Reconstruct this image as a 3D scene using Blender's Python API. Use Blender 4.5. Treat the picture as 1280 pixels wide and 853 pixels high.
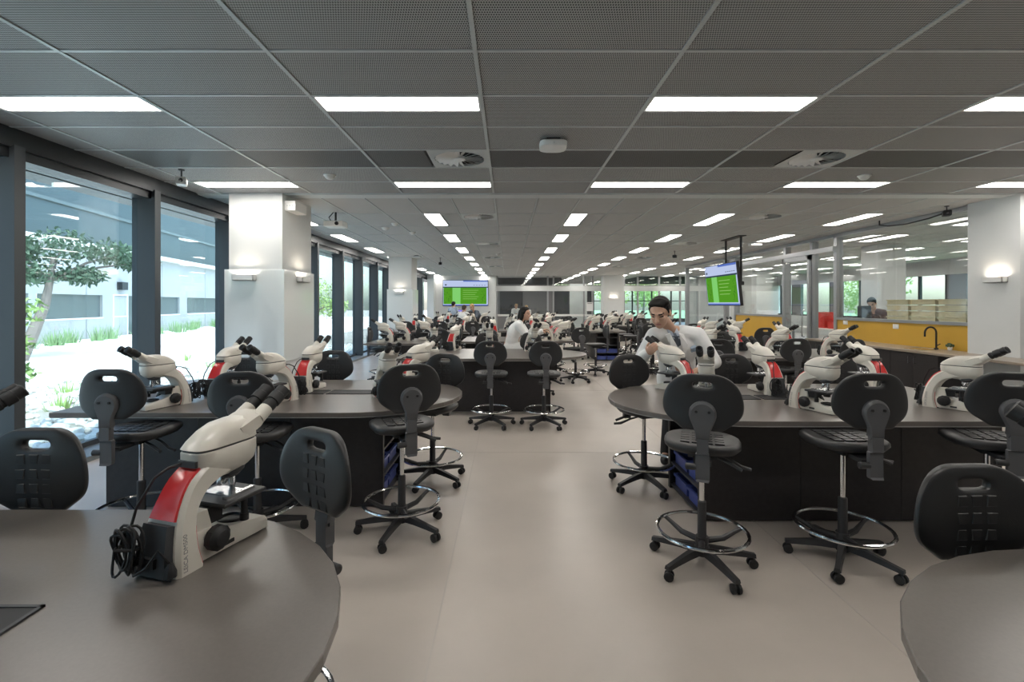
import bpy, bmesh, math, random
from mathutils import Vector, Matrix
R = random.Random(7)
PI = math.pi
for o in list(bpy.data.objects): bpy.data.objects.remove(o)
SC = bpy.context.scene
COL = SC.collection

# ------------------------------------------------------------ camera, world, sun, exposure
cam_d = bpy.data.cameras.new('camera'); cam = bpy.data.objects.new('camera', cam_d); COL.objects.link(cam)
cam.location = (0, 0, 1.5); cam.rotation_euler = (PI/2, 0, 0)
cam_d.sensor_width = 36; cam_d.lens = 607/1280*36
cam_d.shift_x = 5/1280; cam_d.shift_y = -46.5/1280
cam_d.clip_start = 0.05; cam_d.clip_end = 300
SC.camera = cam
W = bpy.data.worlds.new('sky'); SC.world = W; W.use_nodes = True
nt = W.node_tree; nt.nodes.clear()
sky = nt.nodes.new('ShaderNodeTexSky'); sky.sky_type = 'NISHITA'; sky.sun_disc = False
sky.sun_elevation = math.radians(58); sky.sun_rotation = math.radians(100); sky.dust_density = 2.5
bgn = nt.nodes.new('ShaderNodeBackground'); bgn.inputs['Strength'].default_value = 0.85
wo = nt.nodes.new('ShaderNodeOutputWorld')
nt.links.new(sky.outputs[0], bgn.inputs[0]); nt.links.new(bgn.outputs[0], wo.inputs[0])
sun_d = bpy.data.lights.new('sun', 'SUN'); sun_d.energy = 6.5; sun_d.angle = 0.02; sun_d.color = (1, .96, .9)
sun = bpy.data.objects.new('sun', sun_d); COL.objects.link(sun)
sun.rotation_euler = Vector((-0.15, 0.50, -0.85)).to_track_quat('-Z', 'Y').to_euler()
SC.view_settings.view_transform = 'Standard'; SC.view_settings.look = 'None'
SC.view_settings.exposure = 0.06; SC.view_settings.gamma = 1.0; SC.view_settings.use_curve_mapping = False
LIGHT = 21.5      # radiance of the ceiling light diffusers

# ------------------------------------------------------------ materials
MATS = {}
def pm(name, col, rough=.5, metal=0, emit=None, estr=0, spec=.5, noise=None, bump=None, coat=0, trans=0):
    m = bpy.data.materials.new(name); m.use_nodes = True
    n = m.node_tree; b = n.nodes['Principled BSDF']
    b.inputs['Base Color'].default_value = (*col, 1); b.inputs['Roughness'].default_value = rough
    b.inputs['Metallic'].default_value = metal; b.inputs['Specular IOR Level'].default_value = spec
    b.inputs['Coat Weight'].default_value = coat; b.inputs['Coat Roughness'].default_value = .08
    if emit: b.inputs['Emission Color'].default_value = (*emit, 1); b.inputs['Emission Strength'].default_value = estr
    if noise:                                   # (scale, amount) of tonal variation
        tc = n.nodes.new('ShaderNodeTexCoord'); t = n.nodes.new('ShaderNodeTexNoise')
        t.inputs['Scale'].default_value = noise[0]; t.inputs['Detail'].default_value = 6
        n.links.new(tc.outputs['Object'], t.inputs['Vector'])
        r = n.nodes.new('ShaderNodeValToRGB')
        r.color_ramp.elements[0].position = .3; r.color_ramp.elements[1].position = .7
        r.color_ramp.elements[0].color = (*[c*(1-noise[1]) for c in col], 1)
        r.color_ramp.elements[1].color = (*[min(1, c*(1+noise[1])) for c in col], 1)
        n.links.new(t.outputs['Fac'], r.inputs['Fac']); n.links.new(r.outputs['Color'], b.inputs['Base Color'])
    if bump:
        tc = n.nodes.new('ShaderNodeTexCoord'); t = n.nodes.new('ShaderNodeTexNoise')
        t.inputs['Scale'].default_value = bump[0]; n.links.new(tc.outputs['Object'], t.inputs['Vector'])
        bp = n.nodes.new('ShaderNodeBump'); bp.inputs['Strength'].default_value = bump[1]; bp.inputs['Distance'].default_value = .004
        n.links.new(t.outputs['Fac'], bp.inputs['Height']); n.links.new(bp.outputs['Normal'], b.inputs['Normal'])
    MATS[name] = m; return m
def emis(name, col, s):
    m = bpy.data.materials.new(name); m.use_nodes = True; n = m.node_tree; n.nodes.clear()
    e = n.nodes.new('ShaderNodeEmission'); e.inputs[0].default_value = (*col, 1); e.inputs[1].default_value = s
    o = n.nodes.new('ShaderNodeOutputMaterial'); n.links.new(e.outputs[0], o.inputs[0]); MATS[name] = m; return m
def glassm(name, tint, refl=1.0):
    m = bpy.data.materials.new(name); m.use_nodes = True; n = m.node_tree; n.nodes.clear()
    t = n.nodes.new('ShaderNodeBsdfTransparent'); t.inputs[0].default_value = (*tint, 1)
    g = n.nodes.new('ShaderNodeBsdfGlossy'); g.inputs['Roughness'].default_value = .02
    f = n.nodes.new('ShaderNodeFresnel'); ge = n.nodes.new('ShaderNodeNewGeometry')
    io = n.nodes.new('ShaderNodeMapRange'); io.inputs['To Min'].default_value = 1.5; io.inputs['To Max'].default_value = 1/1.5
    n.links.new(ge.outputs['Backfacing'], io.inputs['Value']); n.links.new(io.outputs[0], f.inputs[0])   # same reflectance from both sides
    ml = n.nodes.new('ShaderNodeMath'); ml.operation = 'MULTIPLY'; ml.inputs[1].default_value = refl
    mx = n.nodes.new('ShaderNodeMixShader'); o = n.nodes.new('ShaderNodeOutputMaterial')
    n.links.new(f.outputs[0], ml.inputs[0]); n.links.new(ml.outputs[0], mx.inputs[0])
    n.links.new(t.outputs[0], mx.inputs[1]); n.links.new(g.outputs[0], mx.inputs[2]); n.links.new(mx.outputs[0], o.inputs[0])
    MATS[name] = m; return m
def perforated(name, metal, hole, px, py, thr):
    """expanded metal: staggered rows of small dark openings in a painted sheet"""
    m = pm(name, metal, .55, 0); n = m.node_tree; b = n.nodes['Principled BSDF']
    tc = n.nodes.new('ShaderNodeTexCoord'); sp = n.nodes.new('ShaderNodeSeparateXYZ'); n.links.new(tc.outputs['Object'], sp.inputs[0])
    def M(op, a, bb=None, c=None):
        q = n.nodes.new('ShaderNodeMath'); q.operation = op
        for i, v in enumerate((a, bb, c)):
            if v is None: continue
            if isinstance(v, (int, float)): q.inputs[i].default_value = v
            else: n.links.new(v, q.inputs[i])
        return q.outputs[0]
    vy = M('DIVIDE', sp.outputs['Y'], py); row = M('FLOOR', vy)
    odd = M('MULTIPLY', M('MODULO', M('ABSOLUTE', row), 2.0), .5)
    fx = M('SUBTRACT', M('FRACT', M('ADD', M('DIVIDE', sp.outputs['X'], px), odd)), .5)
    fy = M('SUBTRACT', M('FRACT', vy), .5)
    dd = M('ADD', M('ABSOLUTE', fx), M('ABSOLUTE', fy))
    inside = M('LESS_THAN', dd, thr)
    mx = n.nodes.new('ShaderNodeMix'); mx.data_type = 'RGBA'; n.links.new(inside, mx.inputs[0])
    mx.inputs[6].default_value = (*metal, 1); mx.inputs[7].default_value = (*hole, 1)
    n.links.new(mx.outputs[2], b.inputs['Base Color']); return m

pm('floor', (.44, .395, .352), .34, noise=(1.6, .07), bump=(60, .05))
pm('seam', (.42, .385, .35), .5)
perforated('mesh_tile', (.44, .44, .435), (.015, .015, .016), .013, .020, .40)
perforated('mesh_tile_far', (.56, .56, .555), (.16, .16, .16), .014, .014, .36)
perforated('mesh_dark', (.13, .13, .13), (.006, .006, .006), .013, .020, .40)
pm('grid', (.58, .61, .61), .4, .3)
pm('plenum', (.02, .02, .022), .9)
pm('white_wall', (.64, .655, .65), .55, noise=(3, .02)); pm('white_glass', (.78, .81, .80), .06, spec=.6, coat=.5)
pm('dark_frame', (.030, .034, .038), .4, .3); pm('grey_frame', (.050, .056, .062), .45, .1); pm('sill', (.16, .18, .19), .4)
pm('alu', (.36, .37, .38), .35, .6)
glassm('glass_out', (.74, .85, .87), 1.0); glassm('glass_in', (.93, .95, .95), 1.0)
pm('yellow', (.58, .34, .04), .45, noise=(2, .03))
pm('bench_top', (.135, .120, .108), .30, noise=(120, .05)); pm('bench_edge', (.30, .295, .28), .4)
pm('cabinet', (.026, .023, .024), .42, noise=(30, .15)); pm('cabinet_grey', (.05, .05, .055), .45)
pm('counter', (.30, .25, .20), .3, noise=(60, .05))
pm('black_pu', (.022, .022, .023), .42, bump=(300, .08)); pm('black_plastic', (.026, .026, .028), .45)
pm('bracket_grey', (.085, .085, .09), .5)
pm('chrome', (.75, .75, .75), .12, 1.0); pm('steel', (.55, .55, .56), .25, 1.0)
pm('scope_cream', (.66, .625, .555), .35, coat=.15); pm('scope_red', (.55, .018, .018), .3, coat=.3)
pm('rubber', (.012, .012, .013), .55); pm('dark_grey', (.04, .042, .046), .5); pm('lens', (.01, .012, .02), .05, coat=1)
pm('letter', (.22, .22, .22), .5); pm('stripe_red', (.6, .04, .04), .4)
pm('device_white', (.80, .80, .78), .4); pm('lamp_glow', (.9, .88, .84), .5, emit=(1, .88, .72), estr=4)
emis('diffuser', (1, .95, .885), LIGHT)
pm('blue_tray', (.07, .10, .34), .35); pm('red_plastic', (.65, .03, .02), .35)
pm('coat', (.80, .80, .79), .8, bump=(25, .25)); pm('coat_far', (.78, .78, .77), .8)
pm('shirt', (.10, .12, .15), .8); pm('shirt_blue', (.33, .40, .50), .8); pm('collar', (.42, .46, .54), .8)
pm('trousers', (.018, .018, .02), .8); pm('jeans', (.07, .11, .18), .85); pm('shoe', (.015, .015, .017), .4)
pm('skin', (.56, .34, .24), .5); pm('lips', (.45, .20, .17), .45); pm('eye', (.02, .015, .012), .2)
pm('hair_black', (.010, .009, .008), .62, spec=.25, bump=(90, .5)); pm('hair_blond', (.48, .30, .13), .5, bump=(90, .5)); pm('hair_brown', (.05, .03, .02), .5)
pm('sweater', (.13, .09, .09), .85)
pm('concrete', (.38, .39, .39), .8, noise=(.6, .05)); pm('facade_dark', (.055, .080, .088), .35); pm('facade_glass', (.10, .125, .13), .15)
pm('path', (.80, .79, .76), .8, noise=(1.2, .06)); pm('soil', (.40, .36, .31), .9, noise=(2, .2)); pm('rock', (.78, .77, .74), .85)
pm('grass', (.22, .34, .16), .8); pm('leaf_young', (.42, .58, .20), .6); pm('leaf_dark', (.07, .12, .07), .6); pm('bark', (.20, .17, .15), .9)
pm('beige_box', (.70, .62, .42), .6); pm('room_dark', (.05, .052, .056), .7); pm('room_mid', (.18, .18, .185), .7)
pm('paper', (.80, .80, .80), .6)

# ------------------------------------------------------------ mesh tools
class MB:
    def __init__(s): s.v = []; s.f = []; s.m = []; s.cur = 0
    def add(s, vs, fs):
        b = len(s.v); s.v += [tuple(v) for v in vs]; s.f += [tuple(b+i for i in f) for f in fs]; s.m += [s.cur]*len(fs); return s
    def box(s, x0, x1, y0, y1, z0, z1):
        return s.add([(x0,y0,z0),(x1,y0,z0),(x1,y1,z0),(x0,y1,z0),(x0,y0,z1),(x1,y0,z1),(x1,y1,z1),(x0,y1,z1)],
            [(0,3,2,1),(4,5,6,7),(0,1,5,4),(1,2,6,5),(2,3,7,6),(3,0,4,7)])
    def cbox(s, c, sz): return s.box(c[0]-sz[0]/2, c[0]+sz[0]/2, c[1]-sz[1]/2, c[1]+sz[1]/2, c[2]-sz[2]/2, c[2]+sz[2]/2)
    def loft(s, secs, caps=True, close=False):
        n = len(secs[0]); b = len(s.v); vs = [p for q in secs for p in q]; fs = []
        k = len(secs); rng = k if close else k-1
        for i in range(rng):
            j = (i+1) % k
            for a in range(n):
                c = (a+1) % n; fs.append((i*n+a, i*n+c, j*n+c, j*n+a))
        if caps and not close: fs.append(tuple(reversed(range(n)))); fs.append(tuple((k-1)*n+a for a in range(n)))
        return s.add(vs, fs)
    def tube(s, pts, r, n=8, close=False, caps=True):
        pts = [Vector(p) for p in pts]; k = len(pts); rr = r if isinstance(r, (list, tuple)) else [r]*k
        secs = []; up = None
        for i, p in enumerate(pts):
            if close: d = pts[(i+1) % k]-pts[i-1]
            else: d = pts[min(i+1, k-1)]-pts[max(i-1, 0)]
            d.normalize()
            if up is None: up = Vector((0,0,1)) if abs(d.z) < .9 else Vector((1,0,0))
            a = d.cross(up).normalized(); b = a.cross(d).normalized(); up = b
            secs.append([p+(a*math.cos(2*PI*q/n)+b*math.sin(2*PI*q/n))*rr[i] for q in range(n)])
        return s.loft(secs, caps, close)
    def cyl(s, p, q, r, r2=None, n=12): return s.tube([p, q], [r, r if r2 is None else r2], n)
    def rings(s, p, d, prof, n=14):
        """lathe: prof is a list of (distance along d, radius)"""
        p = Vector(p); d = Vector(d).normalized(); up = Vector((0,0,1)) if abs(d.z) < .9 else Vector((1,0,0))
        a = d.cross(up).normalized(); b = a.cross(d).normalized()
        return s.loft([[p+d*t+(a*math.cos(2*PI*q/n)+b*math.sin(2*PI*q/n))*r for q in range(n)] for t, r in prof])
    def ell(s, c, r, M=None, n=12, k=8):
        secs = []
        for i in range(k+1):
            th = PI*min(max(i/k, .02), .98); ring = []
            for q in range(n):
                ph = 2*PI*q/n
                p = Vector((r[0]*math.sin(th)*math.cos(ph), r[1]*math.sin(th)*math.sin(ph), -r[2]*math.cos(th)))
                if M is not None: p = M @ p
                ring.append(p+Vector(c))
            secs.append(ring)
        return s.loft(secs)
    def prism(s, out, z0, z1, bev=0):
        if bev:
            cx = sum(p[0] for p in out)/len(out); cy = sum(p[1] for p in out)/len(out)
            def ins(k):
                r = []
                n = len(out)
                for i in range(n):
                    a, b, c = Vector(out[i-1]), Vector(out[i]), Vector(out[(i+1) % n])
                    e1 = (b-a).normalized(); e2 = (c-b).normalized(); nn = Vector((-(e1.y+e2.y), e1.x+e2.x))
                    nn = nn.normalized() if nn.length > 1e-6 else Vector((-e1.y, e1.x)); r.append((b.x+nn.x*k, b.y+nn.y*k))
                return r
            i = ins(bev)
            return s.loft([[(x,y,z0) for x,y in i], [(x,y,z0+bev) for x,y in out], [(x,y,z1-bev) for x,y in out], [(x,y,z1) for x,y in i]])
        return s.loft([[(x,y,z0) for x,y in out], [(x,y,z1) for x,y in out]])
    def mesh(s, name, mats, smooth=35):
        me = bpy.data.meshes.new(name); me.from_pydata(s.v, [], s.f); me.validate()
        if isinstance(mats, str): mats = [mats]
        for m in mats: me.materials.append(MATS[m])
        if len(mats) > 1: me.polygons.foreach_set('material_index', s.m)
        bm = bmesh.new(); bm.from_mesh(me); bmesh.ops.recalc_face_normals(bm, faces=bm.faces); bm.to_mesh(me); bm.free()
        if smooth:
            me.polygons.foreach_set('use_smooth', [True]*len(me.polygons)); me.set_sharp_from_angle(angle=math.radians(smooth))
        return me
def sup(cx, cy, z, rx, ry, n=20, e=2.8):
    r = []
    for q in range(n):
        t = 2*PI*q/n; c, s_ = math.cos(t), math.sin(t)
        r.append((cx+rx*math.copysign(abs(c)**(2/e), c), cy+ry*math.copysign(abs(s_)**(2/e), s_), z))
    return r
def ob(name, me, parent=None, loc=(0,0,0), rot=(0,0,0)):
    o = bpy.data.objects.new(name, me); COL.objects.link(o); o.location = loc; o.rotation_euler = rot
    if parent is not None: o.parent = parent
    return o
def tag(o, label, cat, group=None):
    o['label'] = label; o['category'] = cat
    if group: o['group'] = group
    return o
def thing(name, label, cat, loc=(0,0,0), rz=0, group=None):
    return tag(ob(name, None, None, loc, (0,0,rz)), label, cat, group)
def struct(name, me, loc=(0,0,0), rot=(0,0,0)):
    o = ob(name, me, None, loc, rot); o['kind'] = 'structure'; return o
def bake(me, mods):
    o = bpy.data.objects.new('tmp', me); COL.objects.link(o)
    for t, kw in mods:
        m = o.modifiers.new('m', t)
        for k, v in kw.items(): setattr(m, k, v)
    dg = bpy.context.evaluated_depsgraph_get(); dg.update()
    r = bpy.data.meshes.new_from_object(o.evaluated_get(dg)); bpy.data.objects.remove(o)
    r.polygons.foreach_set('use_smooth', [True]*len(r.polygons)); return r
def face_rot(d): return math.atan2(-d[0], d[1])       # rotation that turns local +Y towards d
def spawn(spec, name, label, cat, loc, rz, group=None, dz=0):
    root = thing(name, label, cat, loc, rz, group); made = []
    for pn, me, par, off, up in spec:
        p = root if par is None else made[par]
        o = ob(pn, me, p, (off[0], off[1], off[2]+(dz if up and par is None else 0)))
        made.append(o)
    return root
def joined(spec, name, skip=()):
    """one mesh of all the pieces, for copies too far away to show their parts"""
    bm = bmesh.new(); mats = []; offs = []
    for pn, me, par, off, up in spec:
        t = Vector(off) if par is None else Vector(off)+offs[par]; offs.append(t)
        if pn in skip: continue
        mm = me.copy(); mm.transform(Matrix.Translation(t)); rem = []
        for m in mm.materials:
            if m not in mats: mats.append(m)
            rem.append(mats.index(m))
        for p in mm.polygons: p.material_index = rem[min(p.material_index, len(rem)-1)]
        bm.from_mesh(mm); bpy.data.meshes.remove(mm)
    me = bpy.data.meshes.new(name); bm.to_mesh(me); bm.free()
    for m in mats: me.materials.append(m)
    return me

# ------------------------------------------------------------ structure
CZ = 2.96                                            # ceiling height
XW = -4.30                                           # window glass plane
XP = 6.85                                            # glazed partition plane
YB, YE, YG = -3.5, 40.0, 25.5                        # wall behind camera, far wall, far glazed partition
fl = struct('floor', MB().box(-4.45, 15.2, YB-.2, YE+.2, -.2, 0).mesh('floor', 'floor', 0))
seam_x = MB().box(-4, 6.2, -.004, .004, 0, .0012).mesh('seam', 'seam', 0); seam_y = MB().box(-.004, .004, -3, 25, 0, .0012).mesh('seam', 'seam', 0)
for y in (1.35, 4.9, 8.4, 12.2, 16.5): ob('floor_seam', seam_x, fl, (0, y, 0))
for x in (-2.35, -.33, 1.7, 3.75): ob('floor_seam', seam_y, fl, (x, 0, 0))
ceil = struct('ceiling', MB().box(-4.7, 15.4, YB-.3, YE+.3, CZ+.14, CZ+.6).mesh('ceiling', 'plenum', 0))

def tile_mesh(w, d, mat):
    m = MB(); b = .008
    m.loft([[(-w/2+b, -d/2+b, 0), (w/2-b, -d/2+b, 0), (w/2-b, d/2-b, 0), (-w/2+b, d/2-b, 0)],
            [(-w/2, -d/2, .006), (w/2, -d/2, .006), (w/2, d/2, .006), (-w/2, d/2, .006)],
            [(-w/2, -d/2, .03), (w/2, -d/2, .03), (w/2, d/2, .03), (-w/2, d/2, .03)]])
    return m.mesh('ceiling_tile', mat, 0)
g = .022
X0 = -.19                                            # a main runner of the ceiling grid
t_full = tile_mesh(1.2-g, .6-g, 'mesh_tile'); t_dark = tile_mesh(1.2-g, .6-g, 'mesh_dark'); t_light = tile_mesh(1.2-g, .6-g-.28, 'mesh_tile')
t_half = tile_mesh(.6-g, .6-g, 'mesh_dark'); t_edge = tile_mesh(.49-g, .6-g, 'mesh_tile')
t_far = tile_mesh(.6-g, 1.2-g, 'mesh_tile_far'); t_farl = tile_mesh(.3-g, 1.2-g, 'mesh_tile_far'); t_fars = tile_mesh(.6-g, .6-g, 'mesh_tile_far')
cols = range(-3, 7)                                  # cells X0+1.2k .. X0+1.2(k+1)
lights_near = []; swirls = []
rows = [round(-3.2+.6*i, 3) for i in range(16)]      # near edges of the cross rows, up to 6.4
for y in rows:
    isl = abs((y-3.4)/2.4-round((y-3.4)/2.4)) < .01
    isd = abs(y-4.6) < .01 or abs(y+.2) < .01
    for k in cols:
        cx = X0+1.2*k+.6
        if isl and k % 2 != 0 and y > 0:
            lights_near.append((cx, y+.145)); ob('ceiling_tile', t_light, ceil, (cx, y+.3+.14, CZ)); continue
        if isd:
            if k in (-1, 2):
                ob('ceiling_tile', t_half, ceil, (cx-.3, y+.3, CZ)); swirls.append((cx+.3, y+.3)); continue
            ob('ceiling_tile', t_dark, ceil, (cx, y+.3, CZ)); continue
        ob('ceiling_tile', t_full, ceil, (cx, y+.3, CZ))
    ob('ceiling_tile', t_edge, ceil, (-4.035, y+.3, CZ))
# T-bar grid of the near zone
cross = MB().box(-4.28, 8.2, -.012, .012, -.004, .02).mesh('grid_bar', 'grid', 0)
for y in rows[1:]+[6.4]: ob('grid_bar', cross, ceil, (0, y, CZ))
main = MB().box(-.013, .013, YB, 6.4, -.006, .02).mesh('grid_bar', 'grid', 0)
for k in range(-3, 8): ob('grid_bar', main, ceil, (X0+1.2*k, 0, CZ))
# transition band between the two ceiling zones
band = MB(); band.prism([(-4.28, 6.415), (8.2, 6.415), (8.2, 6.64), (-4.28, 6.64)], CZ-.018, CZ+.03, .006)
struct('trim_1', band.mesh('trim', 'grid', 0))
# far zone: 0.6 x 1.2 panels
lights_far = []; rest = MB(); nfar = 0
Y1 = 6.65
for r in range(0, 25):
    y = Y1+1.2*r
    for k in range(-7, 24):
        x = X0+.6*k
        if x < -4.5 or (r >= 16 and x > 7): continue
        if r % 2 == 1 and k % 4 == 2:
            lights_far.append((x+.15, y+.6)); ww, xc, me = .3, x+.45, t_farl
        elif r % 3 == 1 and k in (-1, 7) and r < 12:
            swirls.append((x+.3, y+.3)); ob('ceiling_tile', t_fars, ceil, (x+.3, y+.9, CZ)); continue
        else: ww, xc, me = .6, x+.3, t_far
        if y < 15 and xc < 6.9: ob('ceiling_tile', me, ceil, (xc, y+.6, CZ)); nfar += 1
        else:
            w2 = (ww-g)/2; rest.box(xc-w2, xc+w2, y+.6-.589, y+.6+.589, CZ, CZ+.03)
o = ob('ceiling_tiles_far', rest.mesh('ceiling_tiles_far', 'mesh_tile_far', 0), ceil); o['kind'] = 'stuff'
barx = MB().box(-4.28, 14.8, -.01, .01, -.004, .02).mesh('grid_bar', 'grid', 0)
for r in range(0, 17): ob('grid_bar', barx, ceil, (0, Y1+1.2*r, CZ))
bary = MB().box(-.01, .01, Y1, 27, -.005, .02).mesh('grid_bar', 'grid', 0)
for k in range(-6, 12): ob('grid_bar', bary, ceil, (X0+.6*k, 0, CZ))
edge = MB().box(-4.32, -4.26, YB, YG, CZ-.05, CZ+.03).mesh('trim', 'alu', 0)
struct('trim_2', edge)

def light(w, d):
    f = MB(); t = .012
    for a in ((-w/2, w/2, -d/2, -d/2+t), (-w/2, w/2, d/2-t, d/2), (-w/2, -w/2+t, -d/2, d/2), (w/2-t, w/2, -d/2, d/2)): f.box(*a, -.004, .05)
    return [('diffuser', MB().box(-w/2+t, w/2-t, -d/2+t, d/2-t, .004, .04).mesh('diffuser', 'diffuser', 0), None, (0,0,0), 0),
            ('frame', f.mesh('light_frame', 'device_white', 0), None, (0,0,0), 0)]
LN, LF = light(1.2-.03, .26), light(.27, 1.2-.03)
for x, y in lights_near:
    kx = round((x-(X0+.6))/1.2); over = {-3: 'beside the window head', -1: 'above the bench by the windows', 1: 'above the man\'s aisle end', 3: 'above the man\'s square bench end', 5: 'near the yellow wall column'}[kx]
    rowlab = 'behind the dark mesh strip' if y > 5 else ('in front of the dark strip' if y > 3 else ('over the first bench row' if y > 0 else 'at the near wall'))
    spawn(LN, 'ceiling_light', 'wide light panel %s, %s' % (rowlab, over), 'light', (x, y, CZ), 0, 'crosswise ceiling lights')
for x, y in lights_far:
    if y > YG and x > -3 : lab, gr = 'recessed ceiling light in the room behind the far glass partition', 'lights behind the far partition'
    elif x > XP: lab, gr = 'recessed ceiling light in the prep room behind the glazed wall', 'prep room lights'
    else:
        rw = {-3.64: 'next to the windows', -1.24: 'leading to the wall television', 1.16: 'over the aisle', 3.56: 'before the hanging television', 5.96: 'along the glazed wall'}[round(x, 2)]
        lab, gr = 'narrow ceiling light in the lengthwise row '+rw, 'lengthwise lights '+rw
    spawn(LF, 'ceiling_light', lab, 'light', (x, y, CZ), 0, gr)

# swirl air diffusers
def swirl_spec():
    fr = MB(); s = .29
    pts = [(.25*math.cos(2*PI*i/32), .25*math.sin(2*PI*i/32)) for i in range(32)]
    sq = []
    for x, y in pts:
        k = s/max(abs(x), abs(y)); sq.append((x*k, y*k))
    fr.loft([[(x,y,0) for x,y in sq], [(x,y,-.004) for x,y in pts], [(x,y,.024) for x,y in pts]], caps=False)
    vane = MB(); vane.loft([[(.055,-.012,-.004),(.055,.012,.012),(.055,.012,.014),(.055,-.012,-.002)], [(.24,-.034,-.012),(.24,.022,.022),(.24,.022,.024),(.24,-.034,-.010)]])
    vm = vane.mesh('vane', 'device_white', 0)
    sp = [('plate', fr.mesh('plate', 'grid', 0), None, (0,0,0), 0), ('backing', MB().rings((0,0,.03), (0,0,-1), [(0,.25),(.006,.25)], 24).mesh('backing', 'plenum', 0), None, (0,0,0), 0),
          ('hub', MB().rings((0,0,.02), (0,0,-1), [(0,.06),(.026,.06),(.03,.05)], 20).mesh('hub', 'device_white'), None, (0,0,0), 0)]
    return sp, vm
SW, VM = swirl_spec()
for x, y in swirls:
    if y < 1: continue
    t = spawn(SW, 'air_diffuser', ('swirl air diffuser in the dark strip beside the white ceiling unit' if x < 1 else 'swirl air diffuser in the dark strip beside a smoke detector') if y < 6 else 'round swirl air diffuser in the rear ceiling', 'vent', (x, y, CZ), 0, 'swirl diffusers of the dark strip' if y < 6 else 'rear swirl diffusers')
    for i in range(20 if y < 12 else 0): ob('vane', VM, t, (0,0,0), (0,0,2*PI*i/20))

# ---- window wall on the left
gy = [round(5.63+1.6*k, 2) for k in range(-6, 13)]
sill = MB().box(-4.42, -3.97, YB, YG, 0, .05); struct('trim_3', sill.mesh('sill', 'sill', 0))
head = MB(); head.box(-4.42, -4.10, YB, YG, 2.80, CZ+.1).box(-4.38, -4.14, YB, YG, 2.72, 2.80); struct('trim_4', head.mesh('window_head', 'dark_frame', 0))
rail = MB().tube([(-4.12, YB, 2.83), (-4.12, YG, 2.83)], .018, 8); struct('trim_5', rail.mesh('blind_rail', 'alu'))
mull = MB().box(-4.36, -4.10, 0, .07, .05, 2.82).box(-4.13, -4.085, -.012, .082, .05, 2.82).mesh('mullion', 'grey_frame', 0)
for i in range(len(gy)-1):
    w = struct('window_%d' % (i+1), MB().box(XW-.006, XW+.006, gy[i]+.035, gy[i+1]+.035, .05, 2.73).mesh('pane', 'glass_out', 0))
    ob('mullion', mull, w, (0, gy[i], 0))
    ob('glazing_bead', MB().box(XW-.02, XW+.03, gy[i]+.07, gy[i+1], .05, .10).mesh('bead', 'grey_frame', 0), w)
# parapet of the building: shades nothing inside, closes the roof edge
struct('wall_roof_edge', MB().box(-4.7, -4.42, YB, YE, 2.72, 3.57).mesh('parapet', 'dark_frame', 0))

# ---- walls
struct('wall_near', MB().box(-4.45, 8.8, YB-.15, YB, 0, CZ+.1).mesh('wall', 'white_wall', 0))
struct('wall_right_near', MB().box(8.6, 8.75, YB, 6.37, 0, CZ+.1).mesh('wall', 'white_wall', 0))
struct('wall_far', MB().box(-4.45, 3.0, YE, YE+.15, 0, CZ+.1).mesh('wall', 'room_mid', 0))
struct('wall_screen', MB().box(-4.1, -.62, 25.2, 25.5, 0, CZ+.1).mesh('wall', 'white_wall', 0))
struct('wall_screen_return', MB().box(-4.1, -3.75, 24.6, 25.2, 0, CZ+.1).mesh('wall', 'white_wall', 0))
struct('wall_column_side', MB().box(7.49, 8.75, 6.45, 6.6, 0, CZ+.1).mesh('wall', 'white_wall', 0))

# ---- columns with glass boards and sconces
def column(n, x0, x1, y0, y1, board=True):
    c = struct('column_%d' % n, MB().prism([(x0,y0),(x1,y0),(x1,y1),(x0,y1)], 0, CZ+.1, .006).mesh('column', 'white_wall', 0))
    ob('skirting', MB().box(x0-.012, x1+.012, y0-.012, y1+.012, 0, .1).mesh('skirting', 'alu', 0), c)
    if board:
        ob('glass_board', MB().prism([(x0-.04, y0-.035), (x1+.04, y0-.035), (x1+.04, y0-.018), (x0-.04, y0-.018)], .74, 1.95, .003).mesh('board', 'white_glass', 0), c)
        ob('glass_board', MB().prism([(x1+.018, y0-.02), (x1+.035, y0-.02), (x1+.035, y1+.02), (x1+.018, y1+.02)], .74, 1.95, .003).mesh('board', 'white_glass', 0), c)
    return c
column(1, -3.66, -2.96, 6.37, 7.3); column(2, -3.69, -2.98, 15.0, 15.9); column(3, 6.72, 7.5, 6.37, 7.10, False); column(4, 4.86, 5.9, 24.7, 25.4, False)
def sconce(loc, rz, label, w=.27):
    t = thing('wall_sconce', label, 'light', loc, rz, None)
    b = MB(); d = .085; h = .08; k = .008       # open-topped box; back against the wall at y = 0, body towards -y
    b.box(-w/2, w/2, -d, -d+k, 0, h).box(-w/2, -w/2+k, -d, 0, 0, h).box(w/2-k, w/2, -d, 0, 0, h).box(-w/2, w/2, -d, 0, 0, k).box(-w/2, w/2, -k, 0, 0, h)
    ob('housing', b.mesh('housing', 'device_white', 0), t)
    ob('lamp', MB().box(-w/2+.03, w/2-.03, -d+.02, -.02, k, .03).mesh('lamp', 'lamp_glow', 0), t)
    L = bpy.data.lights.new('sconce_light', 'AREA'); L.energy = 2.2; L.size = .2; L.size_y = .05; L.shape = 'RECTANGLE'; L.color = (1, .86, .70)
    lo = bpy.data.objects.new('sconce_light', L); COL.objects.link(lo); lo.parent = t; lo.location = (0, -d/2, .06); lo.rotation_euler = (PI, 0, 0)
sconce((-3.42, 6.335, 1.80), 0, 'white box uplight on the front of the column beside the windows')
sconce((-2.925, 6.85, 1.80), PI/2, 'white box uplight on the aisle side of the column beside the windows')
sconce((6.72, 6.66, 1.79), -PI/2, 'white box uplight on the column at the end of the yellow wall')
sconce((5.36, 24.7, 1.72), 0, 'white box uplight on the far column in the glass partition', .5)
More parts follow.
